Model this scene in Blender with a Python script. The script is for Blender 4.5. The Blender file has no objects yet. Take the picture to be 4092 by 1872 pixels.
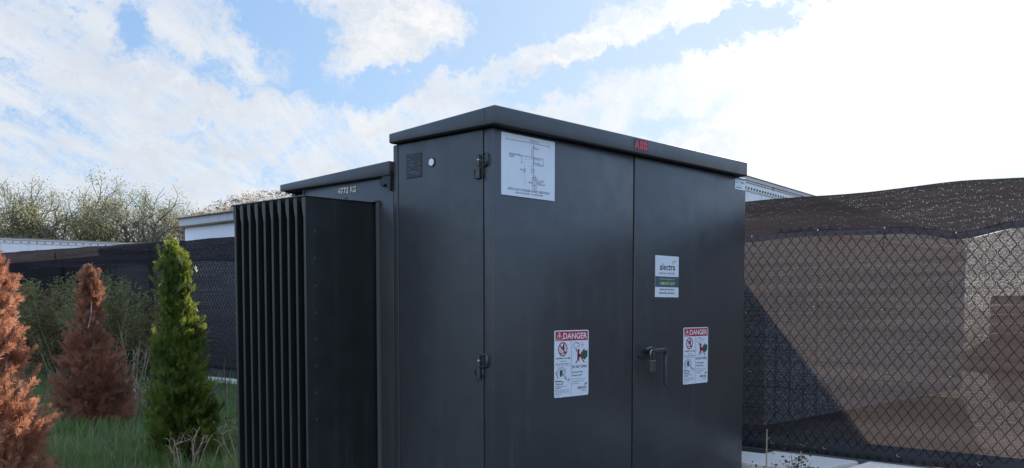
import bpy, bmesh, math, random
from mathutils import Vector, Matrix, noise
R = math.radians
SC = bpy.context.scene
COL = SC.collection
# ------------------------------------------------------------------ camera
EYE = 1.10
cd = bpy.data.cameras.new('camera'); cam = bpy.data.objects.new('camera', cd); COL.objects.link(cam)
cam.location = (-2.9465, -2.8521, EYE)
cam.rotation_euler = (R(90 - 3.332), 0, R(-47.05))
cd.sensor_width = 36; cd.lens = 32.97; cd.shift_y = 0.1268; cd.clip_end = 3000; cd.clip_start = .05
SC.camera = cam
SUN_EL, SUN_AZ = R(20.5), R(19)          # azimuth measured from +X towards +Y
SUN = Vector((math.cos(SUN_EL) * math.cos(SUN_AZ), math.cos(SUN_EL) * math.sin(SUN_AZ), math.sin(SUN_EL)))
# ------------------------------------------------------------------ render / exposure
SC.view_settings.view_transform = 'Standard'; SC.view_settings.look = 'None'
SC.view_settings.exposure = 1.0; SC.view_settings.gamma = 1
SC.cycles.use_denoising = True
SC.cycles.denoising_input_passes = 'RGB_ALBEDO_NORMAL'; SC.cycles.denoising_prefilter = 'ACCURATE'
SC.cycles.use_adaptive_sampling = False
SC.cycles.caustics_reflective = False; SC.cycles.caustics_refractive = False
SC.cycles.transparent_max_bounces = 24
SC.cycles.max_bounces = 8
SC.cycles.sample_clamp_indirect = 6; SC.cycles.sample_clamp_direct = 1.6

# ------------------------------------------------------------------ node helper
class NT:
    def __init__(s, tree): s.t = tree; s.t.nodes.clear()
    def n(s, typ, **kw):
        nd = s.t.nodes.new(typ)
        for k, v in kw.items():
            if k == 'i':
                for kk, vv in v.items():
                    sock = nd.inputs[kk]
                    if isinstance(vv, bpy.types.NodeSocket): s.t.links.new(vv, sock)
                    else: sock.default_value = vv
            else: setattr(nd, k, v)
        return nd
    def math(s, op, a, b=0.0, c=None, clamp=False):
        nd = s.n('ShaderNodeMath', operation=op, i={0: a, 1: b}); nd.use_clamp = clamp
        if c is not None:
            if isinstance(c, bpy.types.NodeSocket): s.t.links.new(c, nd.inputs[2])
            else: nd.inputs[2].default_value = c
        return nd.outputs[0]
    def vmath(s, op, a, b=None, out=0, scale=None):
        nd = s.n('ShaderNodeVectorMath', operation=op, i={0: a})
        if b is not None:
            if isinstance(b, bpy.types.NodeSocket): s.t.links.new(b, nd.inputs[1])
            else: nd.inputs[1].default_value = b
        if scale is not None:
            if isinstance(scale, bpy.types.NodeSocket): s.t.links.new(scale, nd.inputs['Scale'])
            else: nd.inputs['Scale'].default_value = scale
        return nd.outputs[out]
    def maprange(s, v, a, b, c=0.0, d=1.0, typ='SMOOTHSTEP'):
        nd = s.n('ShaderNodeMapRange', interpolation_type=typ, i={'Value': v, 'From Min': a, 'From Max': b, 'To Min': c, 'To Max': d})
        return nd.outputs[0]
    def noise(s, vec, scale, detail=4, rough=.55, dist=0.0, out=0):
        nd = s.n('ShaderNodeTexNoise', i={'Scale': scale, 'Detail': detail, 'Roughness': rough, 'Distortion': dist})
        if vec is not None: s.t.links.new(vec, nd.inputs['Vector'])
        return nd.outputs[out]
    def mixc(s, f, a, b, blend='MIX'):
        nd = s.n('ShaderNodeMix', data_type='RGBA', blend_type=blend)
        for idx, v in ((0, f), (6, a), (7, b)):
            if isinstance(v, bpy.types.NodeSocket): s.t.links.new(v, nd.inputs[idx])
            elif idx == 0: nd.inputs[0].default_value = v
            else: nd.inputs[idx].default_value = (*v, 1) if len(v) == 3 else v
        return nd.outputs[2]
    def ramp(s, f, stops):
        nd = s.n('ShaderNodeValToRGB', i={0: f}); cr = nd.color_ramp
        while len(cr.elements) < len(stops): cr.elements.new(.5)
        for e, (p, c) in zip(cr.elements, stops): e.position = p; e.color = (*c, 1)
        return nd.outputs[0]

# ------------------------------------------------------------------ sky
world = bpy.data.worlds.new('World'); SC.world = world; world.use_nodes = True
w = NT(world.node_tree)
out = w.n('ShaderNodeOutputWorld'); bg = w.n('ShaderNodeBackground', i={'Strength': 0.1})
sky = w.n('ShaderNodeTexSky', sky_type='NISHITA'); sky.sun_disc = False
sky.sun_elevation = SUN_EL; sky.sun_rotation = R(90) - SUN_AZ
sky.air_density = 1.0; sky.dust_density = .6; sky.ozone_density = 1.5
D = w.n('ShaderNodeTexCoord').outputs['Generated']
df = w.vmath('DOT_PRODUCT', D, (.7319, .6814, 0), out=1)
dr = w.vmath('DOT_PRODUCT', D, (.6814, -.7319, 0), out=1)
dz = w.n('ShaderNodeSeparateXYZ', i={0: D}).outputs[2]
den = w.math('MAXIMUM', w.math('ABSOLUTE', df), .12)
# sky chart: units of one hundredth of 2359 per radian-ish
U = w.math('MULTIPLY_ADD', w.math('DIVIDE', dr, den), 23.59, 12.88)
V = w.math('MULTIPLY_ADD', w.math('DIVIDE', dz, den), -23.59, 7.80)
P0 = w.n('ShaderNodeCombineXYZ', i={0: U, 1: V, 2: 0.0}).outputs[0]
# cloud-plane coordinates give the streaks their perspective
dzc = w.math('ADD', w.math('MAXIMUM', dz, 0.0), .13)
cp = w.n('ShaderNodeCombineXYZ', i={0: w.math('DIVIDE', dr, dzc), 1: w.math('DIVIDE', df, dzc), 2: 0.0}).outputs[0]
mpc = w.n('ShaderNodeMapping', i={'Vector': cp, 'Rotation': (0, 0, R(6)), 'Scale': (1.0, .55, 1)}).outputs[0]
n_big = w.noise(mpc, 1.6, 7, .6, .3)
n_fine = w.noise(w.n('ShaderNodeMapping', i={'Vector': mpc, 'Scale': (1.5, .42, 1)}).outputs[0], 4.0, 9, .62, .5)
warp = w.noise(P0, .8, 8, .72, 0, out=1)
wv = w.vmath('SCALE', w.vmath('SUBTRACT', warp, (.5, .5, .5)), scale=2.3)
P1 = w.vmath('ADD', P0, wv)
ELL = [ # cx, cy, rx, ry, tilt deg, weight (blue positive, cloud negative)
 (3.45,.95,.62,.40,-60,.75),(4.1,1.35,.8,.4,20,.35),(5.45,1.95,.6,.36,35,.75),(7.0,.75,1.5,.55,22,.85),(8.4,1.05,.9,.7,-50,.9),
 (7.4,1.75,.9,.5,35,.7),(7.6,2.4,2.2,.32,-3,.5),(9.7,2.25,1.8,.36,-14,.62),(11.6,1.65,2.0,.62,-24,.95),(13.2,.7,2.0,.75,-22,.95),
 (14.9,.25,2.2,.5,-15,.8),(12.2,.25,1.0,.5,0,.7),(16.3,1.35,3.0,.52,-19,.95),(18.8,.55,2.4,.48,-17,.75),(13.6,2.3,1.6,.28,-15,.6),
 (17.3,3.05,1.6,.32,-12,.45),(1.2,3.2,1.6,.3,5,.25),(.6,3.8,2.2,.5,3,.2),(6.8,.2,1.2,.4,0,.6),(5.0,3.55,1.2,.22,8,.2),
 (12.9,1.55,3.4,.20,-24,-.55),(16.6,.75,2.6,.34,-17,-.8),(15.0,1.15,1.4,.3,-20,-.7),(18.2,.1,1.4,.22,-15,-.5),(10.6,2.15,1.2,.18,-12,-.5),
 (14.5,.42,1.0,.16,-25,-.4),(10.3,.9,2.0,1.0,15,-.7),(8.8,1.7,.8,.5,-30,-.3),(22.0,2.6,4.4,2.2,-12,-.95),(18.7,2.45,1.5,.28,-14,.5),(23.5,.9,2.0,.3,-12,.45)]
acc = None
for cx, cy, rx, ry, t, wt in ELL:
    m = w.n('ShaderNodeMapping', vector_type='TEXTURE', i={'Vector': P1, 'Location': (cx, cy, 0), 'Rotation': (0, 0, R(t)), 'Scale': (rx * 1.25, ry * 1.25, 1)})
    L = w.vmath('LENGTH', m.outputs[0], out=1)
    g = w.maprange(L, 1.25, .15, 0.0, wt)
    acc = g if acc is None else w.math('ADD', acc, g)
blue = w.math('ADD', acc, w.math('MULTIPLY', w.math('SUBTRACT', n_big, .47), 1.2))
blue = w.math('ADD', blue, w.math('MULTIPLY', w.math('SUBTRACT', n_fine, .46), 1.7))
mps = w.n('ShaderNodeMapping', i={'Vector': P1, 'Rotation': (0, 0, R(-14)), 'Scale': (.55, 1.25, 1)}).outputs[0]
n_rip = w.noise(mps, 1.5, 9, .66, .6)
blue = w.math('ADD', blue, w.math('MULTIPLY', w.math('SUBTRACT', n_rip, .465), 2.2))
# well away from the charted part of the sky the noise alone decides
far = w.maprange(w.math('ABSOLUTE', w.math('SUBTRACT', U, 12.9)), 15, 24, 0, .34)
high = w.maprange(V, -1.0, -6.0, 0.0, .3)
blue = w.math('ADD', w.math('ADD', w.math('ADD', blue, far), high), .06)
bf = w.maprange(blue, -.10, 1.0)
# cloud tones
sd = w.math('MAXIMUM', w.vmath('DOT_PRODUCT', D, tuple(SUN), out=1), 0.0)
glow = w.math('ADD', w.math('MULTIPLY', w.math('POWER', sd, 16.0), 1.1), w.math('MULTIPLY', w.math('POWER', sd, 70.0), 5.0))
tone = w.maprange(w.math('ADD', w.math('MULTIPLY', n_big, .5), w.math('MULTIPLY', n_rip, .5)), .38, .62)
cloud = w.mixc(tone, (3.45, 3.75, 4.2), (4.8, 4.8, 4.8))
cloudg = w.vmath('ADD', cloud, w.n('ShaderNodeCombineXYZ', i={0: glow, 1: glow, 2: glow}).outputs[0])
up = w.math('ADD', 1.0, w.math('MULTIPLY', w.maprange(V, -.5, -9.0), 1.5))   # sky brightened overhead, out of view, as added fill for shaded faces
low = w.math('MULTIPLY', w.maprange(w.math('MULTIPLY', df, -1.0), -.1, .6), .7)   # and behind the camera, more of the same added fill
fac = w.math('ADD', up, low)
skyc = w.vmath('MULTIPLY', sky.outputs[0], (.95, 1.05, 1.12))
skyb = w.mixc(.75, skyc, (1.25, 2.15, 3.75))
skyb = w.mixc(w.math('MINIMUM', w.math('MULTIPLY', w.math('POWER', sd, 9.0), .9), 1.0), skyb, (3.3, 4.0, 4.7))
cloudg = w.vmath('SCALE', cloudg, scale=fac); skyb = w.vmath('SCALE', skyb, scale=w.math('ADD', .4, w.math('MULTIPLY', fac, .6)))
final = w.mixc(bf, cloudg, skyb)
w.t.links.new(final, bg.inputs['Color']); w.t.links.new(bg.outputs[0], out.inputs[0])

sl = bpy.data.lights.new('sun', 'SUN'); sl.energy = 4.0; sl.angle = R(.53); sl.color = (1, .93, .82)
so = bpy.data.objects.new('sun', sl); COL.objects.link(so); so.rotation_euler = (-SUN).to_track_quat('-Z', 'Y').to_euler()

# ------------------------------------------------------------------ materials
def mat(name, base, rough=.6, metal=0.0, spec=.5, var=.0, vscale=3.0, bump=0.0, bscale=40.0, build=None):
    m = bpy.data.materials.new(name); m.use_nodes = True; t = NT(m.node_tree)
    o = t.n('ShaderNodeOutputMaterial'); p = t.n('ShaderNodeBsdfPrincipled', i={'Roughness': rough, 'Metallic': metal, 'Specular IOR Level': spec})
    co = t.n('ShaderNodeTexCoord').outputs['Object']
    if build: build(t, p, o, co, base)
    else:
        if var > 0:
            nz = t.noise(co, vscale, 5, .6)
            c = t.mixc(nz, tuple(max(0, x * (1 - var)) for x in base), tuple(x * (1 + var) for x in base))
            t.t.links.new(c, p.inputs['Base Color'])
        else: p.inputs['Base Color'].default_value = (*base, 1)
        if bump > 0:
            b = t.n('ShaderNodeBump', i={'Strength': bump, 'Distance': .01, 'Height': t.noise(co, bscale, 3, .6)})
            t.t.links.new(b.outputs[0], p.inputs['Normal'])
    t.t.links.new(p.outputs[0], o.inputs[0]) if not o.inputs[0].is_linked else None
    return m
M = {}
def paint(t, p, o, co, base):
    # semi gloss powder coat: faint mottling, dust specks, orange peel
    n1 = t.noise(co, 2.3, 5, .6); n2 = t.noise(co, 9, 4, .6)
    c = t.mixc(n1, tuple(x * .86 for x in base), tuple(x * 1.12 for x in base))
    v = t.n('ShaderNodeTexVoronoi', i={'Vector': co, 'Scale': 11.0}); 
    speck = t.maprange(v.outputs['Distance'], .022, .012)
    speck2 = t.math('MULTIPLY', speck, t.maprange(n2, .5, .56))
    c = t.mixc(speck2, c, (.34, .34, .33))
    st = t.noise(t.n('ShaderNodeMapping', i={'Vector': co, 'Scale': (14, 14, .7)}).outputs[0], 1.0, 6, .7)
    dust = t.math('MULTIPLY', t.maprange(st, .48, .78), t.maprange(n1, .35, .7,   .01, .08))
    c = t.mixc(dust, c, (.30, .29, .27)); t.t.links.new(c, p.inputs['Base Color'])
    t.t.links.new(t.math('ADD', t.maprange(n2, .3, .7, .27, .38), t.math('MULTIPLY', dust, .8)), p.inputs['Roughness'])
    b = t.n('ShaderNodeBump', i={'Strength': .04, 'Distance': .002, 'Height': t.noise(co, 260, 2, .5)})
    b2 = t.n('ShaderNodeBump', i={'Strength': .5, 'Distance': .007, 'Height': t.noise(co, 2.4, 2, .5), 'Normal': b.outputs[0]})
    t.t.links.new(b2.outputs[0], p.inputs['Normal'])
M['paint'] = mat('green_grey_paint', (.041, .042, .045), build=paint)
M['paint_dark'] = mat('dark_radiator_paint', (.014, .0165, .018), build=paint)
M['fin_edge_lit'] = mat('radiator_edge_lit', (.036, .039, .036), build=paint)  # same fin paint made lighter: light on the outer edges put into colour
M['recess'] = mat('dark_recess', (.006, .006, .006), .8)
M['white'] = mat('sticker_white', (.64, .67, .73), .4, var=.07, vscale=14)
M['ink'] = mat('sticker_ink', (.02, .02, .025), .5)
M['greyink'] = mat('sticker_grey_ink', (.16, .17, .19), .5)
M['red'] = mat('sticker_red', (.42, .02, .03), .45)
M['green'] = mat('sticker_green', (.01, .09, .06), .5)
M['lime'] = mat('sticker_lime', (.42, .60, .14), .5)
M['slate'] = mat('sticker_slate', (.055, .085, .12), .5)
M['logo_red'] = mat('logo_red', (.55, .03, .05), .45)
M['stencil'] = mat('stencil_cream', (.62, .55, .42), .6, var=.15, vscale=90)
M['plate'] = mat('nameplate', (.030, .027, .034), .5, bump=.4, bscale=300)
M['steel'] = mat('dull_steel', (.22, .22, .23), .38, metal=.85, var=.2, vscale=30)
M['darksteel'] = mat('dark_lock_body', (.10, .095, .10), .45, metal=.6, var=.25, vscale=40)
M['weld'] = mat('weld_bead', (.075, .078, .082), .45, bump=.8, bscale=180)
M['plug'] = mat('white_plug', (.75, .77, .80), .4)
M['rubber'] = mat('black_plastic', (.012, .012, .013), .5)
M['wire'] = mat('black_coated_wire', (.008, .009, .011), .7, spec=.25)
M['tie'] = mat('cable_tie', (.02, .02, .02), .4)
M['grommet'] = mat('grommet_metal', (.16, .14, .12), .5, metal=.6)
def conc(t, p, o, co, base):
    n1 = t.noise(co, 3.0, 6, .65); n2 = t.noise(co, 60, 4, .7)
    c = t.mixc(n1, tuple(x * .72 for x in base), tuple(x * 1.15 for x in base))
    v = t.n('ShaderNodeTexVoronoi', i={'Vector': co, 'Scale': 34.0})
    pit = t.math('MULTIPLY', t.maprange(v.outputs['Distance'], .16, .08), t.maprange(n2, .5, .6))
    c = t.mixc(pit, c, tuple(x * .35 for x in base)); t.t.links.new(c, p.inputs['Base Color'])
    b = t.n('ShaderNodeBump', i={'Strength': .5, 'Distance': .006, 'Height': n2}); t.t.links.new(b.outputs[0], p.inputs['Normal'])
    p.inputs['Roughness'].default_value = .9
M['concrete'] = mat('concrete', (.60, .57, .54), build=conc)
def trail(t, p, o, co, base):
    n1 = t.noise(co, .6, 5, .6); sx = t.n('ShaderNodeMapping', i={'Vector': co, 'Scale': (5, 5, .35)}).outputs[0]
    n2 = t.noise(sx, 1.5, 5, .7)
    c = t.mixc(t.math('MULTIPLY', t.maprange(n2, .5, .75), .35), base, tuple(x * .55 for x in base))
    c = t.mixc(t.math('MULTIPLY', n1, .2), c, (.4, .37, .33)); t.t.links.new(c, p.inputs['Base Color']); p.inputs['Roughness'].default_value = .5
M['trailer'] = mat('white_trailer_panel', (.70, .71, .72), build=trail)
M['trailer_rail'] = mat('trailer_rail', (.42, .40, .38), .5, var=.2, vscale=2)
M['rust'] = mat('rusty_edge', (.13, .085, .055), .8, var=.4, vscale=6)
M['rivet'] = mat('rivet_dark', (.10, .10, .10), .6)
M['cabin'] = mat('cabin_panel', (.62, .65, .70), build=trail)
M['fascia'] = mat('cabin_fascia', (.42, .43, .44), build=trail)
M['debris'] = mat('roof_debris', (.07, .055, .04), .9, var=.5, vscale=8)
M['blocker'] = mat('blocker_panel', (.33, .33, .34), .6, var=.1)
def ground(t, p, o, co, base):
    n1 = t.noise(co, 1.1, 6, .6); n2 = t.noise(co, 22, 5, .7)
    g = t.mixc(n1, (.018, .030, .010), (.045, .045, .022)); g = t.mixc(t.maprange(n2, .5, .68), g, (.06, .05, .03))
    y = t.mixc(n2, (.026, .020, .016), (.055, .043, .033))
    x = t.n('ShaderNodeSeparateXYZ', i={0: co}).outputs[0]
    f = t.maprange(t.math('ADD', x, t.math('MULTIPLY', n1, .3)), 3.1, 3.4)
    c = t.mixc(f, g, y); t.t.links.new(c, p.inputs['Base Color']); p.inputs['Roughness'].default_value = .95
    b = t.n('ShaderNodeBump', i={'Strength': .7, 'Distance': .03, 'Height': n2}); t.t.links.new(b.outputs[0], p.inputs['Normal'])
M['ground'] = mat('soil_and_yard', (.1, .1, .1), build=ground)

def leafmat(name, c1, c2, trans=.35, scale=6.0, rough=.55, tcol=None):
    m = bpy.data.materials.new(name); m.use_nodes = True; t = NT(m.node_tree)
    o = t.n('ShaderNodeOutputMaterial'); co = t.n('ShaderNodeTexCoord').outputs['Object']
    nz = t.maprange(t.noise(co, scale, 4, .65), .3, .7)
    c = t.mixc(nz, c1, c2)
    c = t.mixc(t.math('MULTIPLY', t.noise(co, scale * 9, 2, .6), .45), c, tuple(x * .45 for x in c1))
    p = t.n('ShaderNodeBsdfPrincipled', i={'Base Color': c, 'Roughness': rough, 'Specular IOR Level': .3})
    tl = t.n('ShaderNodeBsdfTranslucent', i={'Color': t.mixc(.5, c, tcol or tuple(min(1, x * 1.6) for x in c2))})
    mx = t.n('ShaderNodeMixShader', i={0: trans, 1: p.outputs[0], 2: tl.outputs[0]})
    t.t.links.new(mx.outputs[0], o.inputs[0]); return m
M['thuja_green'] = leafmat('thuja_green_leaf', (.045, .080, .018), (.15, .19, .035), .5, 5, tcol=(.36, .40, .05))
M['thuja_brown'] = leafmat('thuja_dead_leaf', (.40, .17, .10), (.70, .39, .26), .6, 5, .4, tcol=(.5, .2, .1))
M['thuja_brown2'] = leafmat('thuja_dead_leaf_dull', (.23, .088, .055), (.45, .20, .135), .5, 5, .5, tcol=(.45, .2, .1))
M['thuja_deep'] = leafmat('thuja_deep_leaf', (.018, .040, .010), (.06, .10, .016), .35, 5, tcol=(.15, .2, .03))
M['thuja_deadgrey'] = leafmat('thuja_dead_leaf_grey', (.20, .12, .085), (.34, .22, .16), .35, 5, .5, tcol=(.45, .25, .15))
M['bark'] = mat('bark', (.09, .065, .045), .9, var=.4, vscale=20)
M['palebark'] = mat('pale_dead_stem', (.42, .36, .33), .8, var=.3, vscale=20)
M['grass'] = leafmat('grass_blade', (.085, .155, .038), (.18, .26, .07), .45, 1.3, .45, tcol=(.12, .2, .04))
M['drygrass'] = leafmat('dry_grass_blade', (.20, .16, .09), (.34, .28, .17), .3, 3)
M['weedleaf'] = leafmat('weed_leaf', (.07, .095, .030), (.18, .18, .065), .35, 3)
M['weedbrown'] = leafmat('weed_leaf_brown', (.13, .075, .035), (.23, .14, .07), .35, 3)
M['drystem'] = mat('dry_stem', (.33, .26, .19), .8, var=.3, vscale=15)
M['seedhead'] = mat('seed_head', (.20, .12, .08), .9, var=.4, vscale=30)
M['treeleaf'] = leafmat('tree_leaf_olive', (.18, .18, .11), (.40, .39, .26), .5, .8, .6, tcol=(.40, .40, .26))
M['treeleaf_gold'] = leafmat('tree_leaf_gold', (.17, .16, .07), (.38, .34, .17), .5, .8, .6, tcol=(.48, .44, .2))
M['treeleaf_brown'] = leafmat('tree_leaf_brown', (.16, .11, .07), (.34, .25, .17), .5, .8, .6, tcol=(.5, .38, .25))
M['treebark'] = mat('tree_bark', (.085, .065, .055), .9, var=.3, vscale=5)
M['block_leaf'] = leafmat('mint_leaf', (.035, .06, .03), (.09, .12, .06), .3, 10)

def screenmat(name, hole, sparkle, base, tcol, tmix=.55, hr=.13):
    """woven shade cloth: opaque yarn that lets some light through, and fine holes between the yarns"""
    m = bpy.data.materials.new(name); m.use_nodes = True; t = NT(m.node_tree)
    o = t.n('ShaderNodeOutputMaterial'); co = t.n('ShaderNodeTexCoord').outputs['Object']
    fine = t.noise(t.n('ShaderNodeMapping', i={'Vector': co, 'Scale': (1, .55, 1.1)}).outputs[0], 165, 2, .75)
    big = t.noise(co, 1.3, 4, .6)
    wv = t.n('ShaderNodeTexWave', wave_type='BANDS', bands_direction='Z', i={'Vector': co, 'Scale': 9.0, 'Distortion': 9.0, 'Detail': 3.0, 'Detail Scale': 1.2}).outputs[1]
    lines = t.noise(t.n('ShaderNodeMapping', i={'Vector': co, 'Scale': (1, .5, 60)}).outputs[0], 1.6, 3, .6)
    open_ = t.maprange(fine, .36, .70, 0.0, hole * 2.2)
    open_ = t.math('MULTIPLY', open_, t.maprange(lines, .3, .7, .6, 1.4), clamp=True)
    sp = t.n('ShaderNodeTexVoronoi', i={'Vector': co, 'Scale': 130.0}).outputs['Distance']
    spm = t.math('MULTIPLY', t.maprange(sp, hr * 1.3, hr * .6), t.maprange(t.math('ADD', t.math('MULTIPLY', wv, .5), t.math('MULTIPLY', big, .9)), .80 - sparkle, 1.05 - sparkle))
    al = t.math('ADD', open_, t.math('MULTIPLY', spm, .8), clamp=True)
    crease_shade = t.noise(t.n('ShaderNodeMapping', i={'Vector': co, 'Scale': (1, .35, 9)}).outputs[0], 1.2, 4, .6)
    c = t.mixc(t.maprange(t.math('MULTIPLY', t.math('ADD', lines, crease_shade), .5), .36, .64), tuple(x * .65 for x in base), tuple(x * 1.3 for x in base))  # stripes in the cloth tone stand for the shading of its creases
    df_ = t.n('ShaderNodeBsdfDiffuse', i={'Color': c, 'Roughness': .6})
    tr = t.n('ShaderNodeBsdfTranslucent', i={'Color': t.mixc(t.maprange(crease_shade, .3, .7), tuple(x * .72 for x in tcol), tuple(x * 1.2 for x in tcol))})
    yarn = t.n('ShaderNodeMixShader', i={0: tmix, 1: df_.outputs[0], 2: tr.outputs[0]})
    tp = t.n('ShaderNodeBsdfTransparent')
    mx = t.n('ShaderNodeMixShader', i={0: al, 1: yarn.outputs[0], 2: tp.outputs[0]})
    t.t.links.new(mx.outputs[0], o.inputs[0]); return m
M['screen'] = screenmat('shade_cloth', .135, .05, (.034, .034, .042), (.060, .048, .045))
M['band'] = screenmat('shade_cloth_double', .014, .13, (.036, .034, .041), (.025, .021, .022), hr=.20)
M['band_hem'] = screenmat('shade_cloth_hem', .006, -.3, (.050, .050, .066), (.022, .021, .026))
M['hem'] = mat('hem_webbing', (.026, .027, .034), .8, bump=.3, bscale=200)

# ------------------------------------------------------------------ mesh helpers
class MB:
    def __init__(s): s.v = []; s.f = []; s.mi = []; s.mats = []; s.sm = False
    def mid(s, m):
        if m not in s.mats: s.mats.append(m)
        return s.mats.index(m)
    def add(s, vs, fs, m):
        b = len(s.v); s.v += [tuple(v) for v in vs]; k = s.mid(m)
        for f in fs: s.f.append([i + b for i in f]); s.mi.append(k)
    def quad(s, a, b, c, d, m): s.add([a, b, c, d], [(0, 1, 2, 3)], m)
    def box(s, x0, x1, y0, y1, z0, z1, m):
        vs = [(x, y, z) for z in (z0, z1) for y in (y0, y1) for x in (x0, x1)]
        s.add(vs, [(0, 2, 3, 1), (4, 5, 7, 6), (0, 1, 5, 4), (2, 6, 7, 3), (0, 4, 6, 2), (1, 3, 7, 5)], m)
    def rbox(s, x0, x1, y0, y1, z0, z1, m, r=.008, seg=2, top=None):
        bm = bmesh.new(); bmesh.ops.create_cube(bm, size=1)
        for v in bm.verts:
            v.co = Vector(((x0 + x1) / 2 + v.co.x * (x1 - x0), (y0 + y1) / 2 + v.co.y * (y1 - y0), (z0 + z1) / 2 + v.co.z * (z1 - z0)))
        if top: top(bm)
        bmesh.ops.bevel(bm, geom=bm.edges[:], offset=r, segments=seg, profile=.5, affect='EDGES')
        bm.verts.index_update(); s.add([v.co for v in bm.verts], [[v.index for v in f.verts] for f in bm.faces], m); bm.free()
    def tube(s, pts, rad, m, n=6, cap=True):
        pts = [Vector(p) for p in pts]; rs = rad if isinstance(rad, (list, tuple)) else [rad] * len(pts)
        vs = []; fs = []; ref = None
        for i, p in enumerate(pts):
            d = (pts[min(i + 1, len(pts) - 1)] - pts[max(i - 1, 0)])
            d = d.normalized() if d.length > 1e-9 else Vector((0, 0, 1))
            if ref is None or abs(ref.dot(d)) > .95: ref = Vector((1, 0, 0)) if abs(d.x) < .8 else Vector((0, 1, 0))
            a = (ref - d * ref.dot(d)).normalized(); b = d.cross(a); ref = a
            for k in range(n):
                an = 2 * math.pi * k / n; vs.append(p + (a * math.cos(an) + b * math.sin(an)) * rs[i])
        for i in range(len(pts) - 1):
            for k in range(n): fs.append((i * n + k, i * n + (k + 1) % n, (i + 1) * n + (k + 1) % n, (i + 1) * n + k))
        if cap: fs.append(tuple(range(n))[::-1]); fs.append(tuple((len(pts) - 1) * n + k for k in range(n)))
        s.add(vs, fs, m)
    def extrude(s, poly, fn, h0, h1, m):
        """poly of (a,b); fn(a,b,h)->point; prism from h0 to h1"""
        n = len(poly); vs = [fn(a, b, h0) for a, b in poly] + [fn(a, b, h1) for a, b in poly]
        s.add(vs, [tuple(range(n))[::-1], tuple(range(n, 2 * n))] + [(i, (i + 1) % n, n + (i + 1) % n, n + i) for i in range(n)], m)
    def build(s, name, parent=None, smooth=False, loc=None, auto=None):
        me = bpy.data.meshes.new(name); me.from_pydata(s.v, [], s.f); 
        for m in s.mats: me.materials.append(M[m])
        me.polygons.foreach_set('material_index', s.mi)
        if smooth: me.polygons.foreach_set('use_smooth', [True] * len(me.polygons))
        me.update()
        o = bpy.data.objects.new(name, me); COL.objects.link(o)
        if smooth and auto:
            me.set_sharp_from_angle(angle=auto)
        if parent is not None: o.parent = parent
        if loc is not None:   # recentre the origin on loc
            me.transform(Matrix.Translation(-Vector(loc))); o.location = loc
        return o
def fixn(o):
    bm = bmesh.new(); bm.from_mesh(o.data); bmesh.ops.recalc_face_normals(bm, faces=bm.faces); bm.to_mesh(o.data); bm.free(); return o
def tag(o, label=None, cat=None, group=None, kind=None):
    if label: o['label'] = label
    if cat: o['category'] = cat
    if group: o['group'] = group
    if kind: o['kind'] = kind
    return o
def thing(name, label, cat, group=None):
    o = bpy.data.objects.new(name, None); COL.objects.link(o); return tag(o, label, cat, group)
E = EYE

# ------------------------------------------------------------------ ground
def sst(a, b, x):
    t = min(1, max(0, (x - a) / (b - a))); return t * t * (3 - 2 * t)
def gz(x, y):
    h = .22 * sst(1.2, 3.0, x) * sst(2.0, 7.0, y)
    h += .03 * (noise.noise(Vector((x * .9, y * .9, 0)))) * sst(30, 10, abs(x) + abs(y))
    if x > 3: h = .22 * sst(2.0, 7.0, y) * sst(40, 8, x) 
    return h
def make_ground():
    xs = [-600, -200, -60, -20, -8] + [-5 + .3 * i for i in range(41)] + [8, 9, 10, 12, 15, 20, 30, 45, 70, 120, 300, 900, 2500]
    ys = [-2500, -600, -150, -40, -15, -8] + [-5 + .4 * i for i in range(60)] + [20, 24, 30, 40, 60, 100, 250, 800, 2500]
    b = MB(); vs = [(x, y, gz(x, y) if abs(x) < 60 and abs(y) < 60 else 0) for y in ys for x in xs]; n = len(xs)
    b.add(vs, [(j * n + i, j * n + i + 1, (j + 1) * n + i + 1, (j + 1) * n + i) for j in range(len(ys) - 1) for i in range(n - 1)], 'ground')
    tag(b.build('ground', smooth=True), kind='structure')
make_ground()

# ------------------------------------------------------------------ labels and lettering
_tc = {}
def text_geo(s, bold=0.0):
    k = (s, bold)
    if k in _tc: return _tc[k]
    c = bpy.data.curves.new('t', 'FONT'); c.body = s; c.resolution_u = 3; c.offset = bold; c.size = 1
    o = bpy.data.objects.new('t', c); COL.objects.link(o)
    dg = bpy.context.evaluated_depsgraph_get(); me = bpy.data.meshes.new_from_object(o.evaluated_get(dg))
    vs = [(v.co.x, v.co.y) for v in me.vertices]; fs = [tuple(p.vertices) for p in me.polygons]
    x0 = min(v[0] for v in vs); x1 = max(v[0] for v in vs); y0 = min(v[1] for v in vs); y1 = max(v[1] for v in vs)
    vs = [((x - x0) / (x1 - x0), (y - y0) / (y1 - y0)) for x, y in vs]
    bpy.data.objects.remove(o); bpy.data.curves.remove(c); bpy.data.meshes.remove(me)
    _tc[k] = (vs, fs); return _tc[k]
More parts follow.
